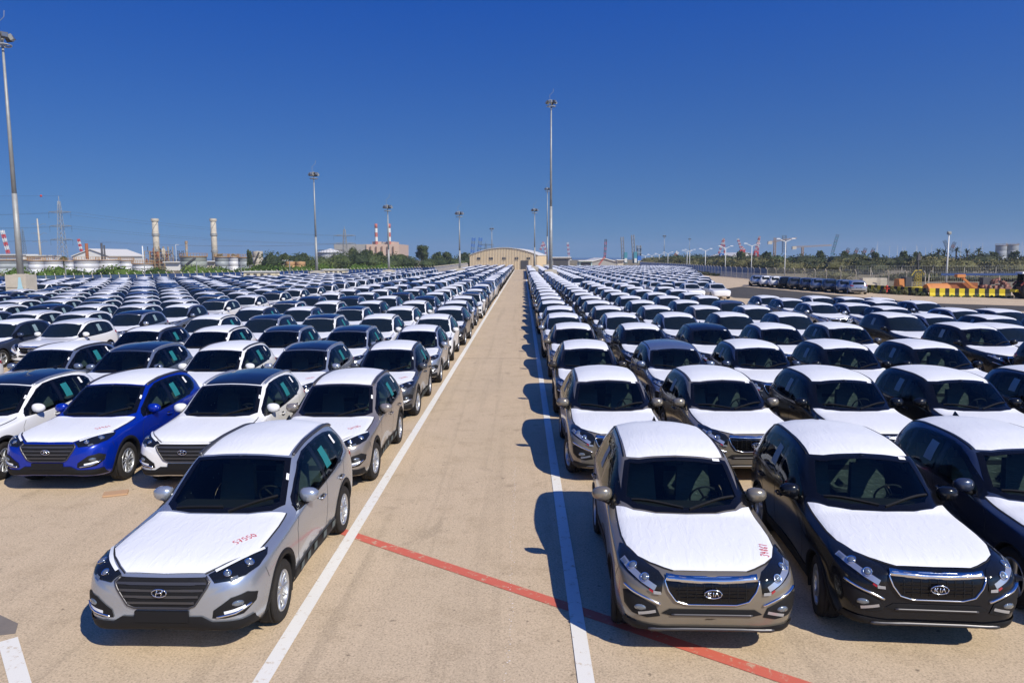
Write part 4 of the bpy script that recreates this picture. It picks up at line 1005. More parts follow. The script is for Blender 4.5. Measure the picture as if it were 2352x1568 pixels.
# ---------------------------------------------------------------- surroundings
WHITEP = mat('white_metal', (.62, .62, .60), .5); CONC = mat('pale_concrete', (.52, .47, .38), .85, noise=(1.2, .25, (.40, .36, .29)))
TANKW = mat('tank_white', (.62, .63, .65), .55, .1, noise=(.25, .2, (.53, .54, .56))); TANKG = mat('tank_grey', (.34, .37, .38), .6, .1, noise=(.3, .2, (.20, .23, .25)))
SAGE = mat('tank_sage', (.30, .33, .30), .65, noise=(.3, .2, (.25, .28, .25))); OCHRE = mat('ochre_rail', (.36, .20, .07), .7); RUST = mat('rust', (.26, .085, .03), .8)
YEL = mat('yellow_paint', (.72, .55, .02), .5); ORG = mat('orange_paint', (.50, .19, .05), .7); BLKP = mat('black_paint', (.015, .017, .012), .6)
REDP = mat('red_paint', (.48, .035, .02), .55); BLUEP = mat('blue_paint', (.02, .12, .42), .5); NAVY = mat('navy_mesh', (.018, .05, .16), .6)
TANB = mat('tan_sheet', (.58, .48, .33), .6); GREYW = mat('grey_wall', (.30, .29, .27), .8); BEIGEW = mat('beige_wall', (.52, .38, .29), .8)
DARKM = mat('dark_steel', (.05, .05, .055), .6); TEALP = mat('teal_paint', (.05, .22, .28), .5); HAZED = mat('hazed_blue_steel', (.13, .19, .26), .8)  # blue steel for far cranes and pylons, distance haze painted into its colour
BARK = mat('bark', (.10, .07, .05), .9); ROOFW = mat('white_roof', (.62, .61, .58), .6)
def leafmat(name, c): 
    m = mat(name, c, .7, 0, spec=.2); return m
LG = [leafmat('leaf_dark', (.030, .045, .018)), leafmat('leaf_mid', (.055, .075, .026)), leafmat('leaf_light', (.095, .115, .036))]
LB = [leafmat('scrub_dark', (.035, .042, .016)), leafmat('scrub_mid', (.10, .098, .038)), leafmat('scrub_light', (.16, .14, .062))]
LV = [leafmat('bush_dark', (.035, .06, .014)), leafmat('bush_mid', (.07, .12, .022)), leafmat('bush_light', (.12, .17, .035))]
def leaves(blobs, n, size, rnd, mats):
    """leaf-sized faces spread through ellipsoid clumps"""
    tot = sum(b[3]*b[4]*b[5] for b in blobs); mb = MB(); mb.mats = list(mats)
    for b in blobs:
        k = max(8, int(n*b[3]*b[4]*b[5]/tot)); base = rnd.random()
        mb.cur = 1 if base > .5 else 0; C_ = []; nu, nv = 7, 5      # dense core of the clump, ragged
        for i in range(nv):
            ph = math.pi*i/(nv-1)
            for j in range(nu):
                th = 2*math.pi*j/nu; q = rnd.uniform(.60, .86); C_.append((b[0]+b[3]*q*math.sin(ph)*math.cos(th), b[1]+b[4]*q*math.sin(ph)*math.sin(th), max(b[2]+b[5]*q*math.cos(ph), .02)))
        mb.add(C_, [(i*nu+j, i*nu+(j+1) % nu, (i+1)*nu+(j+1) % nu, (i+1)*nu+j) for i in range(nv-1) for j in range(nu)])
        for _ in range(k):
            while True:
                p = Vector((rnd.uniform(-1, 1), rnd.uniform(-1, 1), rnd.uniform(-1, 1)))
                if .25 < p.length < 1: break
            p *= (.9+.2*rnd.random()) if p.length > .6 else 1
            q = Vector((b[0]+p.x*b[3], b[1]+p.y*b[4], max(b[2]+p.z*b[5], .02))); s = size*rnd.uniform(.5, 1.3)
            a = Vector((rnd.gauss(0, 1), rnd.gauss(0, 1), rnd.gauss(0, 1))).normalized(); t = a.orthogonal().normalized(); u = a.cross(t)
            mb.cur = min(2, int(base*1.6+rnd.random()*1.5))
            mb.add([q+t*s, q+u*s*.6, q-t*s, q-u*s*.6], [(0, 1, 2, 3)])
    return mb
def tree(x, y, h, wd, label, group, mats=LG, seed=0, n=900, leaf=None):
    rnd = random.Random(seed); t = thing('tree', (x, y, 0), 0, label=label, cat='tree', group=group)
    tr = MB(); tr.tube([(0, 0, 0), (.1*wd*rnd.uniform(-1, 1), 0, h*.35), (.2*wd*rnd.uniform(-.6, .6), 0, h*.75)], .06*h**.8*.5, 8, r2=.03)
    for k in range(4):
        a = k*1.7+rnd.random(); tr.tube([(0, 0, h*.3), (wd*.25*math.cos(a), wd*.25*math.sin(a), h*.55), (wd*.38*math.cos(a), wd*.38*math.sin(a), h*.75)], .05*h*.25, 5, r2=.02)
    tr.build('trunk', BARK, t)
    bl = [(0, 0, h*.62, wd*.33, wd*.33, h*.30)]
    for k in range(9):
        a = rnd.uniform(0, 6.28); r = wd*.36*rnd.uniform(.4, 1); bl.append((r*math.cos(a), r*math.sin(a), h*rnd.uniform(.36, .86), wd*rnd.uniform(.13, .22), wd*rnd.uniform(.13, .22), h*rnd.uniform(.10, .17)))
    cr_ = leaves(bl, n, leaf or max(.22, .035*h+.1), rnd, mats).build('crown', None, t); return t
def bush(x, y, h, wd, label, group, mats, seed, n=260, leaf=.3, cat='bush', name='bush'):
    rnd = random.Random(seed); bl = [(0, 0, h*.42, wd*.42, wd*.42, h*.45)]
    for k in range(5): bl.append((rnd.uniform(-.4, .4)*wd, rnd.uniform(-.4, .4)*wd, h*rnd.uniform(.3, .75), wd*.2, wd*.2, h*.24))
    o = leaves(bl, n, leaf, rnd, mats).build(name); o.location = (x, y, 0); return tag(o, label, cat, group)
_r0x = at(1205, 590, 100)
def px(xd, Y): return at(xd, 600, Y).x
def bar(mb, a, b, r): mb.tube([a, b], r, 4)
def lattice(mb, a, b, w0, w1, n, r, up=Vector((0, 1, 0))):
    """square lattice boom from a to b"""
    a = Vector(a); b = Vector(b); t = (b-a).normalized(); s = t.cross(up).normalized(); v = s.cross(t).normalized(); rings = []
    for i in range(n+1):
        c = a.lerp(b, i/n); w = w0+(w1-w0)*i/n; rings.append([c+s*w/2+v*w/2, c-s*w/2+v*w/2, c-s*w/2-v*w/2, c+s*w/2-v*w/2])
    for i in range(n):
        for k in range(4):
            bar(mb, rings[i][k], rings[i+1][k], r); bar(mb, rings[i][k], rings[i+1][(k+1) % 4], r*.7)
            bar(mb, rings[i][k], rings[i][(k+1) % 4], r*.7)

# fences
post_l = MB().mat(CONC); post_l.tube([(0, 0, 0), (0, 0, 1.75)], .06, 6); post_l.tube([(0, 0, 1.75), (-.35, -.10, 2.15)], .05, 6)
POSTL = post_l.build('fence_post', None, None); COL.objects.unlink(POSTL)
def panel(wd, h, m, step, th=.022):
    mb = MB().mat(m)
    for k in range(int(wd/step)): mb.box((k*step+step/2, 0, h/2), (th, .012, h))
    for z in (.05, h*.33, h*.66, h-.03): mb.box((wd/2, .014, z), (wd, .012, th))
    o = mb.build('fence_panel', None, None); COL.objects.unlink(o); return o
PANL = panel(3.0, 1.9, NAVY, .08, .055); PANR = panel(3.0, 2.0, NAVY, .10, .028); PANS = panel(3.0, 2.1, STEEL, .16, .014)
def fence(P, label, panels, skip=None, side=1, cat='fence', step=3.0, group=None):
    t = thing('fence', (P[0][0], P[0][1], 0), 0, label=label, cat=cat, group=group); o0 = Vector((P[0][0], P[0][1], 0)); d = 0; first = True
    for a, b in zip(P[:-1], P[1:]):
        a = Vector((*a, 0)); b = Vector((*b, 0)); L = (b-a).length; n = max(1, round(L/step)); ang = math.atan2(b.y-a.y, b.x-a.x)
        for k in range(n):
            p = a.lerp(b, k/n)-o0; q = inst(POSTL, t, p, ang-math.pi/2 if side > 0 else ang+math.pi/2)
            pan = panels[0] if len(panels) == 1 or (P.index((a.x, a.y)) < len(P)/2) else panels[-1]
            if skip and skip(p+o0): continue
            s = inst(pan, t, p, ang); s.scale = (L/n/3.0, 1, 1)
    inst(POSTL, t, Vector((*P[-1], 0))-o0, ang-math.pi/2 if side > 0 else ang+math.pi/2)
    return t
fence(LF, 'long navy mesh fence with bent white posts behind the left cars', [PANL], side=1, step=1.0)
fence(RF[:4], 'blue mesh fence with bent white posts along the right block', [PANR], side=-1)
fence(RF[3:], 'see-through wire fence with bent grey posts behind the parked line', [PANS], side=-1)
fence([(49.9, 91.8), (62, 90.6), (84, 90)], 'plain wire fence with blue rail behind the yellow barriers', [PANS], side=-1, step=4.5)
t = MB(); t.box((66, 90.2, 1.75), (31, .05, .28)); t.build('blue_rail', NAVY, None); tag(bpy.data.objects['blue_rail'], 'navy rail running level behind the construction site', 'rail')
fence([(62, 146), (120, 142)], 'far wire fence with upright white posts before the scrub', [PANS], side=-1, step=6)

# light masts
def mast(xd, ytop, Y, label, group='floodlight masts', foot=True, ring=True, thick=1.0, foot_w=2.4, lean=0, fh=1.84):
    b = at(xd, 600, Y); h = at(xd, ytop, Y).z; t = thing('light_mast', (b.x, Y, 0), 0, label=label, cat='light mast', group=group)
    z0 = fh+.06 if foot else 0
    mb = MB().mat(STEEL); mb.tube([(0, 0, z0), (0, 0, h*.42)], .36*thick, 12, r2=.27*thick); mb.tube([(0, 0, h*.42), (0, 0, h-1.0)], .25*thick, 12, r2=.12*thick)
    mb.build('pole', None, t, True)
    if foot:
        mb = MB().mat(CONC); mb.box((0, 0, fh/2), (foot_w, foot_w*.8, fh)); mb.box((0, 0, fh+.03), (foot_w*.5, foot_w*.45, .08)); mb.build('concrete_foot', None, t)
        mb = MB().mat(CONC); mb.box((-foot_w*.02, -foot_w*.4-.03, fh*.6), (foot_w*.8, .05, .06)); mb.build('foot_ledge', None, t)
    if ring:
        mb = MB().mat(STEEL); R0 = .6*thick+.2
        mb.tube([(R0*math.cos(a), R0*math.sin(a), h-.9) for a in np.linspace(0, 6.2832, 17)], .06, 6, cap=False); mb.tube([(0, 0, h-1), (0, 0, h+.2)], .07, 6)
        for k in range(4): a = k*math.pi/2; bar(mb, Vector((0, 0, h-.9)), Vector((R0*math.cos(a), R0*math.sin(a), h-.9)), .05)
        mb.tube([(-.2, 0, h), (-.25, 0, h+.9), (.3, 0, h+1.4), (.35, 0, h+1.9)], .025, 5); mb.build('head_frame', None, t)
        for k in range(6):
            a = k*math.pi/3+.3; mb = MB(); mb.mat(DARKM if k % 2 else STEEL)
            c = Vector((R0*1.05*math.cos(a), R0*1.05*math.sin(a), h-.25)); mb.box(c, (.46, .26, .46), a-math.pi/2, 1.25, .5); mb.mat(LENSC); mb.box(c+Vector((.2*math.cos(a), .2*math.sin(a), .02)), (.38, .05, .36), a-math.pi/2, 1, .5)
            mb.build('floodlight', None, t)
    return t
mast(45, 78, 64, 'huge floodlight mast at the left edge on a pale concrete block', foot_w=1.8, thick=.75, fh=2.6)
mast(727, 397, 118, 'second tall mast from the left, rising left of the white tank', thick=.65, foot_w=1.9)
mast(893, 472, 126, 'mast standing before the power station', thick=.6, foot_w=1.9)
mast(1056, 487, 140, 'mast just left of the arched barn', thick=.6, foot_w=1.9)
mast(1228, 480, 165, 'thin mast right before the end of the barn', thick=.6, foot_w=1.7)
mast(1265, 232, 125, 'tallest central floodlight mast on a painted concrete block', foot_w=2.0, thick=.85)
mast(1257, 432, 205, 'mast hidden behind the tall central mast', thick=.7)
mast(1130, 524, 300, 'small mast rising behind the barn roof', foot=False, thick=.8)
mast(1525, 541, 330, 'thin mast far right of the central mast', foot=False, thick=.6)
mast(1583, 548, 420, 'very far thin mast left of the street lamps', foot=False, thick=.6)
mb = MB().mat(mat('pale_blue_paint', (.35, .55, .62), .7)); q = at(60, 640, 92)
f1 = bpy.data.objects['light_mast']
mb.add([(.0, -.78, 1.1), (.8, -.78, 1.1), (.6, -.78, 1.6), (.5, -.78, 2.4), (.3, -.78, 2.4), (.2, -.78, 1.6)], [(0, 1, 2, 3, 4, 5)]); mb.build('painted_figure', None, f1)
# round pale cabin blocks near masts
for (xd, Y, wd, lab) in ((600, 104, 4.4, 'long low cream cabin before the tall weeds'), (770, 120, 3.5, 'small cream cabin right of the mast foot')):
    c = at(xd, 600, Y); t = thing('site_cabin', (c.x, Y, 0), 0, label=lab, cat='cabin'); m = MB().mat(mat('cream', (.55, .48, .33), .7)); m.box((0, 0, 1.0), (wd, 2.0, 2.0)); m.build('wall', None, t)
    m = MB().mat(ROOFW); m.box((0, 0, 2.06), (wd+.3, 2.3, .12)); m.build('roof', None, t)
    for k in range(4): m = MB().mat(DARKM); m.box((-wd*.35+k*wd*.22, -1.015, 1.6), (.45, .04, .35)); m.build('window', None, t)

# arched barn
def barn():
    xl, xr, Y = px(1077, 238), px(1236, 238), 238; W = xr-xl; cx = (xl+xr)/2
    t = thing('arched_barn', (cx, Y, 0), math.radians(-7), label='tan corrugated barn with an arched roof closing the lane', cat='barn')
    ez, az = 4.3, 6.7; n = 24; dep = 30
    def arch(x): return ez+(az-ez)*(1-(2*x/W)**2)
    mb = MB().mat(TANB); V = []; 
    for i in range(n+1):
        x = -W/2+W*i/n; V += [(x, 0, 0), (x, 0, arch(x)), (x, dep, 0), (x, dep, arch(x))]
    mb.add(V, [(4*i, 4*i+4, 4*i+5, 4*i+1) for i in range(n)]+[(4*i+2, 4*i+3, 4*i+7, 4*i+6) for i in range(n)]+[(0, 1, 3, 2), (4*n, 4*n+2, 4*n+3, 4*n+1)]); mb.build('wall', None, t)
    mb = MB().mat(TANB); k = 44
    for i in range(k): x = -W/2+W*(i+.5)/k; mb.box((x, -.09, arch(x)/2), (.20, .18, arch(x)))
    for i in range(20): mb.box((W/2+.05, dep*(i+.5)/20, ez/2), (.1, .2, ez))
    o = mb.build('wall_rib', None, t); o['kind'] = 'stuff'
    mb = MB().mat(ROOFW); V = []
    for i in range(n+1):
        x = -W/2-.15+(W+.3)*i/n; z = arch(min(max(x, -W/2), W/2)); V += [(x, -.35, z+.05), (x, dep+.2, z+.05), (x, -.35, z+.22), (x, dep+.2, z+.22)]
    mb.add(V, [(4*i+2, 4*i+6, 4*i+7, 4*i+3) for i in range(n)]+[(4*i, 4*i+4, 4*i+6, 4*i+2) for i in range(n)]+[(0, 2, 3, 1), (4*n, 4*n+1, 4*n+3, 4*n+2)]); mb.build('roof', None, t)
    mb = MB().mat(TANB)
    for i in range(k): x = -W/2+W*(i+.5)/k; mb.box((x, -.30, arch(x)+.22), (.3, .3, .14))
    o = mb.build('roof_rib', None, t); o['kind'] = 'stuff'
    for xd in (1099, 1127, 1158, 1187, 1214):
        x = px(xd, Y)-cx
        for dx in (-.32, .32):
            m = MB().mat(DARKM); m.box((x+dx, -.20, 3.45), (.52, .08, .75)); w_ = m.build('window', None, t)
            m = MB().mat(TANB); m.box((x+dx, -.25, 3.03), (.6, .06, .07)); m.build('sill', None, w_)
    m = MB().mat(DARKM); m.box((px(1205, Y)-cx, -.21, 1.4), (2.4, .06, 2.8)); m.build('doorway', None, t)
barn()

# tanks
def tank(x0, x1, ytop, Y, m, label, cone=0, rim=OCHRE, group='storage tanks', stair=False):
    a, b = px(x0, Y), px(x1, Y); R = (b-a)/2; h = at(x0, ytop, Y).z; t = thing('storage_tank', ((a+b)/2, Y, 0), 0, label=label, cat='tank', group=group)
    mb = MB().mat(m); mb.lathe([(R, 0), (R, h*.33), (R-.03, h*.335), (R-.03, h*.345), (R, h*.35), (R, h*.66), (R-.03, h*.665), (R-.03, h*.675), (R, h*.68), (R, h)], 40); mb.build('shell', None, t, True)
    mb = MB().mat(ROOFW if cone else m); mb.lathe([(R, h), (R*.5, h+cone*.6), (.01, h+cone+.1)], 40); mb.build('roof', None, t, True)
    if rim:
        mb = MB().mat(rim); mb.lathe([(R+.05, h-.25), (R+.28, h-.25), (R+.28, h-.08), (R+.05, h-.08)], 40)
        for k in range(28):
            q = 2*math.pi*k/28; mb.tube([((R+.2)*math.cos(q), (R+.2)*math.sin(q), h-.1), ((R+.2)*math.cos(q), (R+.2)*math.sin(q), h+.75)], .04, 4)
        mb.tube([((R+.2)*math.cos(q), (R+.2)*math.sin(q), h+.72) for q in np.linspace(0, 6.2832, 29)], .04, 4, cap=False)
        mb.build('guard_rail', None, t)
    if stair:
        mb = MB().mat(DARKM); P = [((R+.35)*math.cos(q), (R+.35)*math.sin(q), z) for q, z in zip(np.linspace(-2.3, -1.0, 9), np.linspace(.3, h-.3, 9))]
        for p, q in zip(P[:-1], P[1:]): mb.tube([p, q], .28, 4)
        mb.build('stair', None, t)
    return t
tank(-45, 67, 596, 205, TANKG, 'big grey tank at the left picture edge')
tank(67, 99, 597, 190, TANKW, 'narrow white tank right of the big grey one')
tank(99, 141, 597, 198, TANKW, 'white tank just left of the lattice pylon')
tank(150, 170, 598, 225, TANKW, 'small white tank half hidden behind the lattice pylon')
tank(173, 223, 596, 205, TANKW, 'broad white tank below the white gable roof')
tank(225, 273, 596, 212, TANKW, 'white tank below the dark twin stacks')
tank(275, 305, 597, 225, TANKW, 'white tank with ochre rail left of the process frame')
tank(306, 349, 604, 200, TANKW, 'low white tank before the process frame')
tank(417, 473, 588, 205, SAGE, 'sage green tank with a slanting stair', stair=True)
tank(495, 525, 589, 215, TANKG, 'dark grey tank under the second chimney')
tank(525, 548, 589, 222, TANKW, 'slim pale tank right of the dark grey one')
tank(548, 577, 590, 212, TANKG, 'grey tank next to the tall cream tank')
tank(581, 604, 577, 235, CONC, 'tall cream tank with stair', rim=None, stair=True)
tank(655, 678, 601, 190, ORG and mat('tan_tank', (.50, .30, .15), .8), 'left one of two tan tanks', rim=None)
tank(679, 701, 601, 190, MATS['tan_tank'], 'right one of two tan tanks', rim=None)
tank(730, 789, 580, 222, TANKW, 'large white tank with cone roof beside the pylon', cone=1.1, rim=DARKM, stair=True)
for i, (x0, x1, yt) in enumerate(((1577, 1590, 585), (1591, 1602, 584), (1603, 1614, 585), (1616, 1626, 586))): tank(x0, x1, yt+6, 460, TANKW, '%s of four small white tanks far right of the cranes' % ['leftmost', 'second', 'third', 'rightmost'][i], rim=None, group='small far tanks')
tank(2286, 2309, 563, 420, mat('silo_grey', (.28, .30, .32), .6), 'left one of two grey silos above the right trees', group='silos')
tank(2311, 2335, 562, 420, MATS['silo_grey'], 'right one of two grey silos above the right trees', group='silos')

# chimneys
def chimney(xd, wpx, ytop, Y, label, bands=None, group='chimneys', m=CONC, z0=0, rings=True):
    c = px(xd, Y); R = wpx/2/1695*Y; h = at(xd, ytop, Y).z; t = thing('chimney', (c, Y, z0), 0, label=label, cat='chimney', group=group)
    n = bands or 1
    for k in range(n):
        a, b = z0+(h-z0)*k/n-z0, z0+(h-z0)*(k+1)/n-z0; mb = MB().mat(m if not bands else (ROOFW if k % 2 == (n % 2) else mat('faded_red', (.42, .12, .09), .7))); r0 = R*(1.12-.12*k/n); r1 = R*(1.12-.12*(k+1)/n)
        mb.lathe([(r0, a), (r1, b)], 20, close=(k == n-1)); mb.build('shaft' if not bands else 'shaft_band', None, t, True)
    if rings:
        for f in (.35, .68, .975):
            mb = MB().mat(STEEL if f < .9 else m); mb.lathe([(R, (h-z0)*f-.4), (R*1.3, (h-z0)*f-.3), (R*1.3, (h-z0)*f+.5), (R, (h-z0)*f+.6)], 20); mb.build('platform', None, t)
    if not bands and rings:
        mb = MB().mat(STEEL); mb.tube([(R*1.08*math.cos(q), R*1.08*math.sin(q), (h-z0)*.70+(h-z0)*.26*k/11) for k, q in enumerate(np.linspace(-2.8, -.2, 12))], .10, 4); mb.build('spiral_rib', None, t)
    return t
chimney(361, 13, 503, 262, 'pale chimney above the process frame')
chimney(494, 12, 503, 268, 'pale chimney right of the sage green tank')
chimney(865.5, 6.5, 514, 500, 'left red and white striped chimney', 9, rings=False, group='striped chimneys')
chimney(895.5, 6.5, 514, 500, 'right red and white striped chimney', 9, rings=False, group='striped chimneys')
chimney(201, 6.5, 559, 232, 'rust-brown stack before the white gable', m=RUST, rings=False, group='small stacks')
chimney(235.5, 4.5, 558, 236, 'taller of two dark stacks right of the gable', m=DARKM, rings=False, group='small stacks')
chimney(241.5, 3.5, 563, 236, 'shorter of two dark stacks right of the gable', m=DARKM, rings=False, group='small stacks')
chimney(329, 2.5, 565, 236, 'thin white flue left of the process frame', m=WHITEP, rings=False, group='small stacks')
chimney(430, 5, 556, 240, 'stubby brown column above the sage tank', m=mat('brown_metal', (.28, .2, .13), .7), group='small stacks')
# power station
def block(name, x0, x1, y0, y1, Y, dep, m, parent=None, loc=None):
    a, b = px(x0, Y), px(x1, Y); z0 = 0 if y1 is None else at(x0, y1, Y).z; z1 = at(x0, y0, Y).z
    mb = MB().mat(m); mb.box(((a+b)/2, Y+dep/2, (z0+z1)/2), (b-a, dep, z1-z0)); o = mb.build(name, None, None)
    if parent: o.parent = parent; o.matrix_parent_inverse = Matrix.Translation(-Vector(parent.location))
    return o
ps = thing('power_station', (px(850, 500), 500, 0), 0, label='square tan and grey power station under the striped chimneys', cat='power station')
block('grey_wing', 768, 842, 561, None, 500, 40, GREYW, ps); block('tan_wing', 842.2, 917, 561, None, 499, 42, BEIGEW, ps)
block('roof_block', 856, 876, 555, 561.5, 502, 20, BEIGEW, ps); block('roof_block', 887, 906, 555, 561.5, 502, 20, BEIGEW, ps); block('roof_block', 876.4, 886.6, 558, 561.5, 503, 10, GREYW, ps)
for k in range(5): block('duct', 850+k*13, 853+k*13, 566, 584, 498.2, .7, mat('duct_brown', (.22, .13, .08), .8), ps)
# gable roof hall
def gable(x0, x1, ye, yr, Y, dep, label, name='gable_hall', wall=ROOFW):
    a, b = px(x0, Y), px(x1, Y); e = at(x0, ye, Y).z; r = at(x0, yr, Y).z; t = thing(name, ((a+b)/2, Y, 0), 0, label=label, cat='building'); w2 = (b-a)/2
    mb = MB().mat(wall); mb.add([(-w2, 0, 0), (w2, 0, 0), (w2, 0, e), (0, 0, r), (-w2, 0, e), (-w2, dep, 0), (w2, dep, 0), (w2, dep, e), (0, dep, r), (-w2, dep, e)], [(0, 1, 2, 3, 4), (9, 8, 7, 6, 5), (1, 6, 7, 2), (5, 0, 4, 9)]); mb.build('wall', None, t)
    mb = MB().mat(mat('roof_pale', (.60, .58, .54), .7)); q = w2*1.06
    for s in (1, -1): mb.add([(0, -.5, r+.15), (s*q, -.5, e-.1), (s*q, dep, e-.1), (0, dep, r+.15), (0, -.5, r+.45), (s*q, -.5, e+.2), (s*q, dep, e+.2), (0, dep, r+.45)], [(4, 5, 6, 7), (0, 1, 5, 4), (1, 2, 6, 5), (0, 3, 2, 1)])
    mb.build('roof', None, t); return t
gable(168, 252, 589, 574, 260, 24, 'white gable of a hall rising behind the left tanks')
gable(1357, 1417, 602, 595, 290, 40, 'grey-beige hall with red crane boom before it', 'warehouse', GREYW)
gable(1681, 1746, 588, 581, 520, 60, 'pale long hall under the red-white port cranes', 'warehouse', ROOFW)
def shed(x0, x1, yt, Y, m, lab, open_=False):
    a, b = px(x0, Y), px(x1, Y); h = at(x0, yt, Y).z; t = thing('shed', ((a+b)/2, Y, 0), 0, label=lab, cat='shed'); mb = MB().mat(m); mb.box((0, 5, h/2), (b-a, 10, h)); mb.build('wall', None, t)
    mb = MB().mat(ROOFW); mb.box((0, 4.6, h+.15), (b-a+.8, 11.2, .3)); mb.build('roof', None, t)
    if open_: mb = MB().mat(DARKM); mb.box((0, -.06, h*.42), ((b-a)*.8, .1, h*.8)); mb.build('doorway', None, t)
shed(1267, 1309, 592, 285, GREYW, 'low open depot right of the barn', True); shed(1331, 1360, 600, 262, mat('aqua_wall', (.35, .48, .46), .7), 'shed with a dark gate right of the depot', True)
shed(1418, 1432, 598, 290, CONC, 'narrow cream block at the end of the grey hall'); shed(1644, 1668, 592, 330, GREYW, 'grey flat shed left of the scrub')
shed(380, 412, 603, 235, ROOFW, 'white shed between process frame and sage tank'); shed(476, 494, 601, 232, CONC, 'pale shed under the second chimney')
shed(606, 650, 600, 205, CONC, 'pale wall building left of the tan tanks'); shed(700, 728, 606, 200, GREYW, 'small grey house right of the tan tanks')
shed(-20, 40, 586, 240, ROOFW, 'white roof edge behind the big grey tank'); shed(60, 95, 588, 245, ROOFW, 'white roof edge behind the concrete pylon')
# process frame
pf = thing('process_tower', (px(355, 240), 240, 0), 0, label='rust-coloured process frame full of pipes under the first chimney', cat='process plant')
a, b = px(333, 240)-px(355, 240), px(378, 240)-px(355, 240); H = at(355, 566, 240).z; rnd = random.Random(5)
mb = MB().mat(mat('frame_tan', (.33, .25, .15), .7)); 
for x in np.linspace(a, b, 5):
    for y in (0, 3, 6): bar(mb, (x, y, 0), (x, y, H*(.8 if x < a+2 else 1)), .13)
for z in np.linspace(1.2, H*.8, 6):
    for y in (0, 3, 6): bar(mb, (a, y, z), (b, y, z), .10)
    for x in np.linspace(a, b, 5): bar(mb, (x, 0, z), (x, 6, z), .08)
mb.build('steel_frame', None, pf)
for k, (mm, nn) in enumerate(((RUST, 26), (STEEL, 34), (DARKM, 26))):
    mb = MB().mat(mm)
    for _ in range(nn):
        x = rnd.uniform(a+.3, b-.3); y = rnd.uniform(.2, 5.5); z = rnd.uniform(.2, H*.8); L_ = rnd.uniform(.6, 2.6)
        if rnd.random() < .5: mb.tube([(x, y, z), (x, y, min(z+L_, H))], rnd.uniform(.08, .3), 6)
        else: mb.tube([(x, y, z), (min(x+L_, b), y, z)], rnd.uniform(.07, .2), 6)
    o = mb.build('pipework', None, pf); o['kind'] = 'stuff'
for k in range(3): mb = MB().mat([STEEL, RUST, CONC][k]); mb.lathe([(.01, 0), (.6, .3), (.6, 3.6), (.01, 4)], 12, c=(a+1.2+k*1.9, 2.5, 1+k*1.1)); mb.build('vessel', None, pf, True)
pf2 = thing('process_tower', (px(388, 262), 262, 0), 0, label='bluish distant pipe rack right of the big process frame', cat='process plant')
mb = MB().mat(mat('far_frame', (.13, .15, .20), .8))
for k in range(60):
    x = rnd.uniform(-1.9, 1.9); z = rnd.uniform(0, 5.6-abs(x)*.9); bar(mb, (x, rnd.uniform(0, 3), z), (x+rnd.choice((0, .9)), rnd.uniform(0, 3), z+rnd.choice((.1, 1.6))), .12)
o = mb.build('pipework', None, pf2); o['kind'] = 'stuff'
pf3 = thing('process_tower', (px(416, 250), 250, 0), 0, label='slim pipe rack with white gallows left of the sage tank', cat='process plant'); mb = MB().mat(DARKM)
lattice(mb, (0, 0, 0), (0, 0, 6.4), 1.6, 1.4, 6, .08); mb.mat(WHITEP); bar(mb, (-1.6, 0, 0), (-1.6, 0, 8.4), .09); bar(mb, (-1.6, 0, 8.4), (-.5, 0, 8.4), .09); mb.build('rack', None, pf3)

# pylons and wires
def pylon(xd, ytop, Y, label, arms, aw, w0=2.6, m=STEEL, r=.07, side_ins=True):
    c = px(xd, Y); h = at(xd, ytop, Y).z; t = thing('power_pylon', (c, Y, 0), 0, label=label, cat='pylon', group='power pylons'); mb = MB().mat(m); lattice(mb, (0, 0, 0), (0, 0, h*.93), w0, .55, 15, r); bar(mb, (0, 0, h*.9), (0, 0, h), .1); mb.build('lattice_mast', None, t)
    for yy in arms:
        z = at(xd, yy, Y).z
        for s in (1, -1):
            mb = MB().mat(m); bar(mb, (0, 0, z-.4), (s*aw, 0, z), r*1.2); bar(mb, (0, 0, z+.5), (s*aw, 0, z), r); bar(mb, (0, .6, z), (s*aw, 0, z), r); bar(mb, (0, -.6, z), (s*aw, 0, z), r); o = mb.build('cross_arm', None, t)
            mb = MB().mat(DARKM)
            for k in range(6): mb.lathe([(.02, z-.25-k*.3), (.15, z-.32-k*.3), (.02, z-.38-k*.3)], 6, c=(s*aw, 0, 0))
            mb.build('insulator', None, t)
    return t
pylon(145, 450, 240, 'large lattice pylon behind the left tanks', (487, 519, 550), 3.6)
pylon(793, 520, 300, 'lattice pylon right of the large white tank', (541, 559), 4.4, r=.09)
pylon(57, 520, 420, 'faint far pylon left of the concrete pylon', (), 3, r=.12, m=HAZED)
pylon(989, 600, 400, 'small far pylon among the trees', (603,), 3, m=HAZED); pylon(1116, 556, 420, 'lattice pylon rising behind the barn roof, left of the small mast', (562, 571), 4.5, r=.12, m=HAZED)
t = thing('concrete_pylon', (px(95, 290), 290, 0), 0, label='slim concrete pylon with curved arms left of the lattice one', cat='pylon'); h = at(93, 502, 290).z
mb = MB().mat(CONC); mb.tube([(0, 0, 0), (-.4, 0, h)], .55, 8, r2=.22); mb.build('pole', None, t, True)
for yy in (516, 537, 556):
    z = at(93, yy, 290).z
    for s in (1, -1): mb = MB().mat(STEEL); mb.tube([(0, 0, z-.6), (s*1.5, 0, z+.3), (s*3.0, 0, z+.1)], .07, 5); mb.build('curved_arm', None, t)
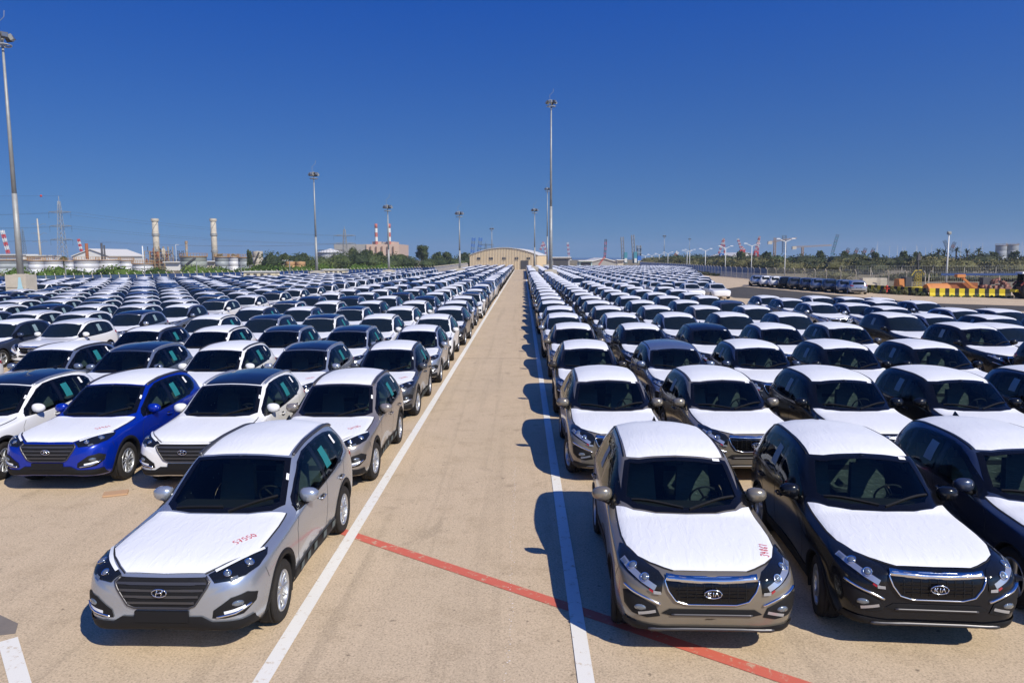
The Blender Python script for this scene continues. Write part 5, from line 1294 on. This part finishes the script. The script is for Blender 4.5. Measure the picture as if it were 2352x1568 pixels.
for yy, xe in ((487, 0), (519, 1), (550, 2)):
    for s in (-1, 1):
        p = at(145, yy, 240)+Vector((s*3.6, 0, -.1)); e = at(793, (541, 559, 559)[xe], 300)+Vector((s*4.4, 0, -.1)); q = p+Vector((-90, 20, 3))
        for A, B, lb in ((p, e, 'right'), (q, p, 'left')):
            mb = MB().mat(DARKM); P = [A.lerp(B, k/14)-Vector((0, 0, 3.0*4*(k/14)*(1-k/14)*.5)) for k in range(15)]; mb.tube(P, .028, 4)
            tag(mb.build('power_line', None, None), '%s %s power line running %s from the large lattice pylon' % (['upper', 'middle', 'lower'][xe], 'left-hand' if s < 0 else 'right-hand', lb), 'power line', 'power lines')
mb = MB().mat(DARKM); A = at(145, 450, 240); B = A+Vector((-60, 10, 1)); mb.tube([A.lerp(B, k/8) for k in range(9)], .025, 4); tag(mb.build('power_line', None, None), 'topmost line carrying the red marker ball', 'power line')
mb = MB().mat(REDP); c = A.lerp(B, .135); mb.lathe([(.001, -.38), (.27, -.27), (.38, 0), (.27, .27), (.001, .38)], 14, c=tuple(c)); tag(mb.build('marker_ball', None, None, True), 'red and white marker ball on the topmost power line', 'marker ball')

# trees and bushes behind the left yard
TS = [(573, 574, 15, 205), (655, 578, 33, 215), (698, 577, 32, 215), (760, 574, 46, 250), (812, 562, 34, 262), (843, 568, 36, 258), (872, 576, 34, 262), (826, 580, 36, 252), (852, 582, 36, 250), (900, 584, 34, 255), (925, 582, 30, 262), (971, 563, 36, 262), (1003, 577, 36, 258), (1027, 576, 34, 260), (1067, 577, 32, 258), (1092, 578, 26, 262), (505, 581, 22, 245), (540, 583, 18, 245), (147, 586, 26, 228)]
TL = ['round dark tree left of the cream tank', 'dark tree left of the tan tanks', 'loose tree right of the tan tanks', 'treetop behind the white cone tank', 'tall dark tree left of the power station', 'dark tree before the grey wing of the power station', 'broad dark tree below the left striped chimney', 'low dark tree in front of the tall one by the pylon', 'low tree before the power station', 'dark tree below the right striped chimney', 'tree right of the power station', 'tall rounded tree standing free halfway to the barn', 'dense low tree right of the free-standing one', 'broad tree left of the mast by the barn', 'dark tree right of the mast by the barn', 'tree touching the left end of the barn roof', 'tree behind the dark grey tank', 'small tree behind the slim pale tank', 'dark tree at the foot of the lattice pylon']
for i, (xd, yt, wd, Y) in enumerate(TS):
    tree(px(xd, Y), Y, at(xd, yt, Y).z, wd/1695*Y, TL[i], 'trees beyond the left fence', LG, 40+i, 2200, .24)
rnd = random.Random(9)
def strip(name, label, pts, h0, h1, wd, mats, n, leaf, seed):
    rnd = random.Random(seed); bl = []
    for a, b in zip(pts[:-1], pts[1:]):
        L_ = math.hypot(b[0]-a[0], b[1]-a[1]); k = int(L_/(wd*.45))+1
        for i in range(k):
            f = (i+rnd.random()*.5)/k; h = rnd.uniform(h0, h1); bl.append((a[0]+(b[0]-a[0])*f+rnd.uniform(-.4, .4)*wd, a[1]+(b[1]-a[1])*f+rnd.uniform(-.4, .4)*wd, h*.45, wd*.5, wd*.5, h*.55))
    return tag(leaves(bl, n, leaf, rnd, mats).build(name), label, 'shrubs', kind='stuff')
strip('hedge', 'bright green hedge along the outside of the left fence', [(-98, 72), (-76, 96), (-58, 110), (-47, 124), (-37, 142), (-26, 160)], 2.0, 3.2, 5, LV, 30000, .17, 1)
strip('hedge', 'green undergrowth below the far trees', [(-62, 190), (-44, 225), (-24, 252), (-19, 262)], 3.0, 6.0, 8, LG, 20000, .24, 2)
strip('weeds', 'dry grass and weeds along the right barriers', [(40, 74.2), (37.4, 82), (35.5, 94)], .2, .7, .7, LB, 2600, .07, 3)
strip('weeds', 'tufts of weeds before the yellow barriers', [(40.4, 73.2), (47, 71)], .06, .28, .4, LV, 160, .07, 4)
strip('weeds', 'dry weeds at the foot of the blue right fence', [(39.2, 150), (40.8, 190)], .3, .7, 1.0, LB, 900, .16, 5)
strip('scrub', 'broad belt of olive brown scrub beyond the right fence', [(50, 290), (53, 220), (62, 175), (88, 155), (140, 150), (190, 145)], 2.7, 4.0, 10, LB, 46000, .24, 6)
strip('scrub', 'darker scrub belt behind the olive one', [(58, 300), (76, 230), (115, 200), (190, 190)], 3.8, 5.2, 12, [LB[0], LG[1], LG[0]], 26000, .28, 7)
strip('scrub', 'low olive grass field behind the wire fence', [(56, 128), (72, 116), (100, 112), (130, 110)], .6, 1.6, 9, LB, 14000, .16, 8)
RT = [(1700, 572, 20, 'pointed'), (1758, 571, 24, 'flat'), (1885, 569, 26, 'dark'), (1940, 570, 22, 'loose'), (2010, 572, 24, 'small'), (2075, 571, 24, 'broad'), (2105, 574, 18, 'narrow'), (2280, 574, 26, 'dense'), (2325, 572, 24, 'edge')]
for i, (xd, yt, wd, k) in enumerate(RT): tree(px(xd, 235), 235, at(xd, yt+3, 235).z, wd/1695*235, '%s tree, %s from the left, rising over the right scrub' % (k, ORD[i].replace('front', 'first')), 'trees over the right scrub', LG, 80+i, 1100, .28)
def palm(xd, yt, Y, label):
    c = px(xd, Y); h = at(xd, yt, Y).z; t = thing('palm_tree', (c, Y, 0), 0, label=label, cat='palm tree', group='palms over the right scrub'); mb = MB().mat(BARK); mb.tube([(0, 0, 0), (.1, 0, h*.5), (0, 0, h-1)], .28, 8, r2=.22); mb.build('trunk', None, t)
    mb = MB(); mb.mats = LG; rnd = random.Random(int(xd))
    for k in range(30):
        a = rnd.uniform(0, 6.28); e = rnd.uniform(-.3, 1.2); L_ = 2.3; p = Vector((0, 0, h-1)); d = Vector((math.cos(a)*math.cos(e), math.sin(a)*math.cos(e), math.sin(e))); mb.cur = rnd.choice((0, 1, 1))
        V = []; sd = Vector((-math.sin(a), math.cos(a), 0))
        for s in range(5): q = p+d*L_*s/4+Vector((0, 0, -.35*(s/4)**2*L_)); V += [q+sd*.22*(1-s/5), q-sd*.22*(1-s/5)]
        mb.add(V, [(2*s, 2*s+1, 2*s+3, 2*s+2) for s in range(4)])
    mb.build('crown', None, t)
palm(2155, 571, 228, 'leftmost palm above the scrub'); palm(2168, 573, 240, 'second palm, close to the leftmost one'); palm(2195, 568, 228, 'palm right of the white camera pole'); palm(2220, 573, 240, 'smaller palm between two large ones'); palm(2246, 568, 228, 'rightmost large palm above the scrub')

# street lamps and poles on the right
def ylamp(xd, yt, Y, label, s=1.0):
    c = px(xd, Y); h = at(xd, yt, Y).z; t = thing('street_lamp', (c, Y, 0), 0, label=label, cat='street lamp', group='double street lamps on the right'); mb = MB().mat(WHITEP); mb.tube([(0, 0, 0), (0, 0, h-.5*s)], .09*s, 8, r2=.07*s); mb.build('pole', None, t, True)
    for q in (1, -1):
        mb = MB().mat(WHITEP); mb.tube([(0, 0, h-.55*s), (q*.9*s, 0, h-.15*s)], .06*s, 6); mb.build('arm', None, t); mb = MB().mat(WHITEP); mb.box((q*1.25*s, 0, h), (.7*s, .26*s, .12*s), 0, .8); mb.build('lamp_head', None, t)
for xd, yt, Y, s, l in ((1803, 548, 125, 1, 'nearest double street lamp, tallest right of the fence'), (1726, 559, 145, 1, 'double street lamp left of the nearest one'), (1666, 565, 160, 1, 'double street lamp beside the blue-footed crane'), (1620, 571, 175, 1, 'double street lamp right of the close pair'), (1584, 573, 205, 1, 'right lamp of the close pair'), (1578, 575, 215, 1, 'left lamp of the close pair'), (1534, 579, 250, 1.1, 'double lamp left of the scrub'), (1514, 582, 275, 1.1, 'small far double lamp by the tanks'), (1497, 584, 300, 1.2, 'smaller far double lamp by the tanks'), (1482, 585, 330, 1.2, 'faint double lamp right of the blue crane')): ylamp(xd, yt, Y, l, s)
for xd, yt, Y, l in ((1228-600+250, 606, 150, ''), ):
    pass
for i, (xd, yt, Y) in enumerate(((149, 615, 92), (331, 616, 98), (451, 614, 104), (553, 612, 110), (665, 612, 116))):
    c = px(xd, Y); h = at(xd, yt-12, Y).z; mb = MB().mat(STEEL); mb.tube([(0, 0, 0), (0, 0, h)], .07, 6); mb.box((.25, 0, h), (.6, .12, .1)); o = mb.build('lamp_post', None, None); o.location = (c, Y, 0); tag(o, 'short grey lamp post at the left fence, %s from the left' % ORD[i].replace('front', 'first'), 'lamp post', 'short posts at the left fence')
t = thing('camera_pole', (px(2176, 98), 98, 0), 0, label='white pole with a square camera head by the palms', cat='camera pole'); h = at(2180, 537, 98).z
mb = MB().mat(WHITEP); mb.tube([(0, 0, 0), (0, 0, h)], .13, 8, r2=.07); mb.build('pole', None, t, True); mb = MB().mat(STEEL); mb.box((0, 0, h+.1), (.45, .3, .4)); mb.box((0, -.2, h+.1), (.3, .1, .2)); mb.build('camera_head', None, t)
rnd = random.Random(21)
for i in range(26):
    xd = rnd.choice((rnd.uniform(1985, 2140), rnd.uniform(2200, 2350), rnd.uniform(2290, 2350))); Y = 480; h = at(xd, rnd.uniform(553, 568), Y).z
    mb = MB().mat(WHITEP); mb.tube([(0, 0, 0), (0, 0, h)], .16, 5, r2=.08); o = mb.build('yacht_mast', None, None); o.location = (px(xd, Y), Y, 0); tag(o, 'thin white yacht mast showing over the right trees', 'yacht mast', 'yacht masts over the right trees')

# cranes of the port
def striped(mb, a, b, w, n, r, m1, m2):
    a = Vector(a); b = Vector(b)
    for k in range(n): mb.mat(m1 if k % 2 == 0 else m2); lattice(mb, a.lerp(b, k/n), a.lerp(b, (k+1)/n), w, w*.95, 1, r)
def crane(name, label, Y, boom, base=None, body=None, m1=REDP, m2=ROOFW, w=1.0, r=.11, n=8, second=None, cab=None):
    x0, y0, x1, y1 = boom; p = at(x0, y0, Y); q = at(x1, y1, Y); t = thing(name, (p.x, Y, 0), 0, label=label, cat='crane', group='port cranes'); o = Vector((p.x, Y, 0))
    mb = MB(); striped(mb, p-o, q-o, w, n, r, m1, m2); mb.build('boom', None, t)
    if second: x2, y2, x3, y3 = second; mb = MB(); striped(mb, at(x2, y2, Y)-o, at(x3, y3, Y)-o, w*.8, 5, r, m1, m2); mb.build('jib', None, t)
    if base:
        bx, by, bw, bm = base; c = at(bx, by, Y)-o; mb = MB().mat(bm); hw = bw/1695*Y/2
        for sx in (-1, 1):
            for sy in (-1, 1): mb.tube([(c.x+sx*hw, sy*hw, 0), (c.x+sx*hw*.6, sy*hw*.6, c.z)], .35, 4)
        mb.box((c.x, 0, c.z), (hw*1.6, hw*1.6, .8)); mb.box((c.x, 0, c.z*.5), (hw*1.7, hw*1.7, .4)); mb.build('portal', None, t)
    if cab:
        cx_, cy2, cw, ch, cm = cab; c = at(cx_, cy2, Y)-o; mb = MB().mat(cm); mb.box((c.x, 0, c.z), (cw/1695*Y, 3, ch/1695*Y)); mb.mat(WHITEP); mb.box((c.x, -1.7, c.z-ch/1695*Y*.2), (cw/1695*Y*.8, .5, ch/1695*Y*.35)); mb.build('machine_house', None, t)
    return t
def Z1(x, y): return ((1200+x/3.563)/1.0663, (500+y/3.563)/1.0663)
def Z2(x, y): return ((1780+x/3.23)/1.0663, (500+y/3.23)/1.0663)
def bm(f, *c): return f(c[0], c[1])+f(c[2], c[3])
crane('harbour_crane', 'red-white crane with folded jib just left of the central mast', 420, bm(Z1, 500, 465, 465, 330), second=bm(Z1, 465, 330, 440, 400))
crane('harbour_crane', 'slim red-white crane right of the central mast', 460, bm(Z1, 690, 475, 678, 332), cab=(*Z1(700, 480), 8, 6, DARKM))
crane('harbour_crane', 'dark red tall crane above the grey hall', 420, bm(Z1, 1000, 490, 1011, 305), m2=DARKM)
crane('mobile_crane', 'small crane whose red boom leans over the grey hall', 282, bm(Z1, 950, 530, 1003, 455), m2=REDP, w=.45, r=.07, n=3)
crane('harbour_crane', 'left one of the pair of grey cranes with teal houses', 440, bm(Z1, 1165, 520, 1153, 285), m1=STEEL, m2=GREYW, w=1.5, r=.16, cab=(*Z1(1182, 470), 7, 26, TEALP))
crane('harbour_crane', 'right, taller one of the pair of grey cranes with teal houses', 440, bm(Z1, 1258, 520, 1245, 268), m1=STEEL, m2=GREYW, w=1.5, r=.16, cab=(*Z1(1267, 470), 7, 28, TEALP))
crane('harbour_crane', 'short crane on a bright blue tower', 440, bm(Z1, 1300, 450, 1300, 360), m1=DARKM, m2=STEEL, w=2.2, r=.2, n=4, cab=(*Z1(1300, 490), 8, 20, BLUEP))
crane('harbour_crane', 'red-white crane on blue legs above the scrub', 470, bm(Z1, 1998, 430, 2040, 300), second=bm(Z1, 2040, 300, 2048, 430), base=(*Z1(2020, 435), 12, BLUEP))
crane('harbour_crane', 'red-white crane on red legs over the pale hall', 500, bm(Z1, 2195, 405, 2163, 300), second=bm(Z1, 2225, 400, 2195, 370), base=(*Z1(2200, 405), 14, REDP))
crane('harbour_crane', 'rightmost red-white crane over the pale hall', 500, bm(Z2, 225, 375, 260, 255), second=bm(Z2, 260, 255, 245, 370), base=(*Z2(232, 378), 12, REDP))
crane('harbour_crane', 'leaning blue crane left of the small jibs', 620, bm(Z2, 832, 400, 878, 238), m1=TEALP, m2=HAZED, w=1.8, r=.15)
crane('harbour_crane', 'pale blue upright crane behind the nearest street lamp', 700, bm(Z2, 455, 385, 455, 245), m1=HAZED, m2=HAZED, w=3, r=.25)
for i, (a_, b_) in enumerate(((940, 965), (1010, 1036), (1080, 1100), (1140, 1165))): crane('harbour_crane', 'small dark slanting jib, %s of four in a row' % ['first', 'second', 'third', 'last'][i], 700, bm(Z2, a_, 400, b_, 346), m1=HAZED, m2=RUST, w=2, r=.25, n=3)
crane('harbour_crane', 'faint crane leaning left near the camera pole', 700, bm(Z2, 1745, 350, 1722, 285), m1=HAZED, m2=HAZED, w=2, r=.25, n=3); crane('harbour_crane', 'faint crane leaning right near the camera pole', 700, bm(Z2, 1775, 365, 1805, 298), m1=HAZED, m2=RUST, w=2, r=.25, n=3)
crane('harbour_crane', 'red and white striped crane arm at the left picture edge', 330, (19, 582, 5, 529), w=1.0, r=.15, n=6); crane('harbour_crane', 'small striped crane arm right of the lattice pylon', 360, (187, 577, 180, 549), w=.8, r=.14, n=5)
crane('harbour_crane', 'left one of two light blue cranes left of the barn roof', 560, (1085, 580, 1088, 546), m1=BLUEP, m2=HAZED, w=2.2, r=.25, n=5); crane('harbour_crane', 'right one of two light blue cranes left of the barn roof', 560, (1100, 580, 1104, 546), m1=BLUEP, m2=HAZED, w=2.2, r=.25, n=5)
crane('mobile_crane', 'small orange crane arm at the left end of the scrub', 400, bm(Z1, 1595, 480, 1638, 415), m1=RUST, m2=ROOFW, w=1.2, r=.2, n=4)
def tower_crane(f, xm, y0, y1, xl, yl, xr, yr, label, Y=560):
    p = at(*f(xm, y1), Y); t = thing('tower_crane', (p.x, Y, 0), 0, label=label, cat='tower crane', group='tower cranes'); o = Vector((p.x, Y, 0)); m_ = mat('crane_tan', (.36, .24, .14), .7)
    mb = MB().mat(m_); lattice(mb, (0, 0, 0), (0, 0, at(*f(xm, y0), Y).z), 1.4, 1.3, 12, .16); mb.build('tower', None, t)
    mb = MB().mat(m_); lattice(mb, at(*f(xl, yl), Y)-o, at(*f(xr, yr), Y)-o, 1.1, .8, 16, .12); mb.build('jib', None, t)
    mb = MB().mat(CONC); c = at(*f(xl+8, yl+6), Y)-o; mb.box(c, (3, 2, 2.2)); mb.build('counterweight', None, t)
tower_crane(Z2, 377, 266, 400, 333, 300, 552, 268, 'tower crane with raised jib behind the nearest street lamp'); tower_crane(Z2, 598, 338, 385, 524, 340, 830, 324, 'long flat tower crane jib over the scrub')

# construction site behind the wire fence
def barrier(x, y, rz, i, dark):
    t = thing('road_barrier', (x, y, 0), rz, label=('%s of the shaded black and yellow barriers before the wire fence' if dark else '%s of the bright yellow and black barriers left of the tractor') % (ORD[i].replace('front', 'first')+' from the left' if not dark else ORD[i].replace('front', 'first')+' from the right'), cat='barrier', group='shaded barriers' if dark else 'yellow and black barriers')
    for k, mm in ((-1, YEL), (1, BLKP)):
        mb = MB().mat(mm); xs = (-.49, -.005) if k < 0 else (.005, .49); prof = [(-.28, 0), (-.28, .12), (-.12, .35), (-.09, .8), (.09, .8), (.12, .35), (.28, .12), (.28, 0)]
        V = [(xx, a, b) for xx in xs for a, b in prof]; n = 8; mb.add(V, [tuple(range(n)), tuple(range(2*n-1, n-1, -1))]+[(q, q+n, (q+1) % n+n, (q+1) % n) for q in range(n)]); mb.build('yellow_half' if k < 0 else 'black_half', None, t)
for i in range(8): barrier(41.0+.80*i, 74.1-.28*i, -.33, i, False)
for i in range(20): barrier(40.3-.22*i, 75.0+1.0*i, -1.36, i, True)
def tractor():
    t = thing('tractor', (46.9, 69.6, 0), math.radians(-8), label='old red-black tractor with white cab roof at the right picture edge', cat='tractor')
    for (x, y, R, w_) in ((0, -.75, .78, .42), (0, .75, .78, .42), (2.1, -.6, .42, .24), (2.1, .6, .42, .24)):
        for nm, mm, pr in (('tyre', RUBBER, [(R*.55, -w_/2), (R*.92, -w_/2), (R, -w_/3), (R, w_/3), (R*.92, w_/2), (R*.55, w_/2)]), ('rim', STEEL, [(R*.56, -w_*.35), (R*.5, -w_*.3), (R*.3, -w_*.1), (.01, -w_*.12)])):
            mb = MB().mat(mm); mb.lathe(pr, 24, 'x'); V = [Vector(v) for v in mb.v]; mb.v = [(x+v.y, y+v.x, R+v.z) for v in V]; mb.build(nm, None, t, True)
    mb = MB().mat(mat('tractor_red', (.16, .02, .015), .5)); mb.box((1.5, 0, 1.0), (1.9, .7, .6), 0, .85); mb.box((0, 0, .85), (1.3, .9, .5)); mb.build('bonnet', None, t)
    for s in (-1, 1):
        mb = MB().mat(MATS['tractor_red']); mb.tube([(.95*math.cos(a)*1, s*.75, .78+.92*math.sin(a)) for a in np.linspace(.2, 2.6, 8)], .09, 6); mb.box((0, s*.72, 1.62), (.9, .42, .06)); mb.build('mudguard', None, t)
    mb = MB().mat(BLKP)
    for sx, sy in ((-.55, -.6), (-.55, .6), (.65, -.6), (.65, .6)): mb.tube([(sx, sy, 1.2), (sx*.9, sy*.95, 2.35)], .045, 6)
    mb.build('cab_frame', None, t)
    mb = MB().mat(GLASSO)
    mb.box((0, -.585, 1.85), (1.05, .02, .85)); mb.box((0, .585, 1.85), (1.05, .02, .85)); mb.box((.61, 0, 1.85), (.02, 1.05, .85)); mb.build('cab_glass', None, t)
    mb = MB().mat(ROOFW); mb.box((0, 0, 2.42), (1.5, 1.45, .16), 0, .9); mb.build('cab_roof', None, t)
    mb = MB().mat(BLKP); mb.tube([(1.6, -.2, 1.3), (1.6, -.2, 2.1)], .05, 6); mb.build('exhaust', None, t); mb = MB().mat(YEL); mb.box((-1.0, 0, .75), (.3, 1.0, .25)); mb.build('tow_bar', None, t)
tractor()
p = at(2152, 664, 82); mb = MB().mat(ORG); V = []
for i in range(9):
    for k in range(11): a = math.pi*k/10; r = 1.0 if 0 < i < 8 else .9; V.append((-1.25+2.5*i/8, r*math.cos(a)*.9, r*math.sin(a)*1.0))
mb.add(V, [(i*11+k, i*11+k+1, (i+1)*11+k+1, (i+1)*11+k) for i in range(8) for k in range(10)]+[tuple(range(11)), tuple(range(88, 99))[::-1]]); o = mb.build('orange_hood', None, None, True); o.location = (p.x, 82, 0); tag(o, 'rounded orange machine hood behind the first yellow barriers', 'machine hood')
mb = MB().mat(ORG); mb.box((0, 0, .65), (.9, 1.0, 1.3), 0, .8); mb.mat(DARKM); mb.box((.9, .2, .8), (.7, 1.2, 1.4)); o = mb.build('site_generator', None, None); o.location = (px(2068, 88), 88, 0); tag(o, 'orange and dark generator behind the wire fence', 'generator')
mb = MB().mat(CONC); mb.box((0, 0, .55), (3.2, 1.0, 1.1)); o = mb.build('concrete_block', None, None); o.location = (px(2008, 99), 99, 0); tag(o, 'long pale concrete block behind the wire fence', 'concrete block')
t = thing('yellow_drill', (px(2110, 86), 86, 0), 0, label='yellow steel jib machine behind the corner of the wire fence', cat='drill'); mb = MB().mat(mat('dusty_yellow', (.42, .33, .05), .7)); lattice(mb, (0, 0, .5), (.1, 0, 2.1), .6, .4, 5, .03); mb.tube([(-.7, 0, 1.75), (-.35, 0, 2.3), (.35, 0, 2.35), (.7, 0, 1.85)], .07, 6); mb.build('yellow_jib', None, t); mb = MB().mat(YEL); mb.box((0, 0, .35), (1.6, 1, .18)); mb.build('base', None, t); mb = MB().mat(DARKM); mb.tube([(0, 0, 2.3), (-.05, 0, 3.4), (0, 0, 4.2)], .09, 6); mb.box((0, 0, 3.9), (.4, .3, .8), 0, .5); mb.build('dark_head', None, t)
t = thing('orange_conveyor', (px(2230, 84), 84, 0), 0, label='orange folded conveyor behind the middle barriers', cat='conveyor'); mb = MB().mat(ORG); mb.tube([(-1.0, 0, 1.7), (.3, 0, .6), (1.0, 0, .3)], .16, 4); mb.box((-1.1, 0, 1.75), (.9, .6, .35)); mb.build('arm', None, t); mb = MB().mat(RUST); mb.box((-.6, .8, .5), (3.6, .8, .9)); mb.build('rusty_skip', None, t); mb = MB().mat(DARKM); mb.box((2.0, .4, .8), (.9, .7, 1.5)); mb.build('engine_box', None, t)
mb = MB().mat(mat('brick_rubble', (.30, .15, .11), .9)); rnd = random.Random(4)
for k in range(150): x = rnd.gauss(0, 1.6); y = rnd.gauss(0, .8); z = max(.05, 1.5*math.exp(-(x*x/4+y*y))*rnd.random()); mb.box((x, y, z), (rnd.uniform(.2, .5), rnd.uniform(.15, .4), rnd.uniform(.15, .35)), rnd.uniform(0, 3))
o = mb.build('rubble_heap', None, None); o.location = (px(2290, 84), 84, 0); tag(o, 'heap of reddish brick rubble behind the last barriers', 'rubble', kind='stuff')
t = thing('fire_hydrant', (px(2040, 79), 79, 0), 0, label='red hydrant standing in the weeds by the shaded barriers', cat='hydrant'); mb = MB().mat(REDP); mb.lathe([(.16, 0), (.16, .08), (.10, .1), (.10, .7), (.14, .72), (.12, .85), (.01, .95)], 14); mb.build('body', None, t, True)
for s in (-1, 1): mb = MB().mat(REDP); mb.lathe([(.06, 0), (.06, .14), (.08, .15), (.08, .2), (.01, .2)], 10, 'x', c=(0, 0, .55)); mb.v = [(v[0]*s+.08*s, v[1], v[2]) for v in mb.v]; mb.build('outlet', None, t, True)
# pale rubbish and a small plank by the lane's second row
mb = MB().mat(mat('plank_wood', (.45, .28, .16), .8)); mb.box((0, 0, .02), (.38, .24, .03), .4); o = mb.build('wooden_board', None, None); o.location = (-7.0, 12.2, .006); tag(o, 'small wooden board on the ground behind the blue car wheel', 'board')

# ---------------------------------------------------------------- the air
hz = bpy.data.materials.new('haze_air'); hz.use_nodes = True; N = hz.node_tree.nodes; N.remove(N['Principled BSDF'])
pv = N.new('ShaderNodeVolumePrincipled'); pv.inputs['Color'].default_value = (.74, .86, 1, 1); pv.inputs['Density'].default_value = .00028; pv.inputs['Anisotropy'].default_value = .2
hz.node_tree.links.new(pv.outputs[0], N['Material Output'].inputs['Volume'])
mb = MB(); mb.box((0, 1200, 21.5), (4200, 2800, 47)); tag(mb.build('haze', hz), 'thin pale air over the whole yard and harbour', 'haze', kind='stuff')
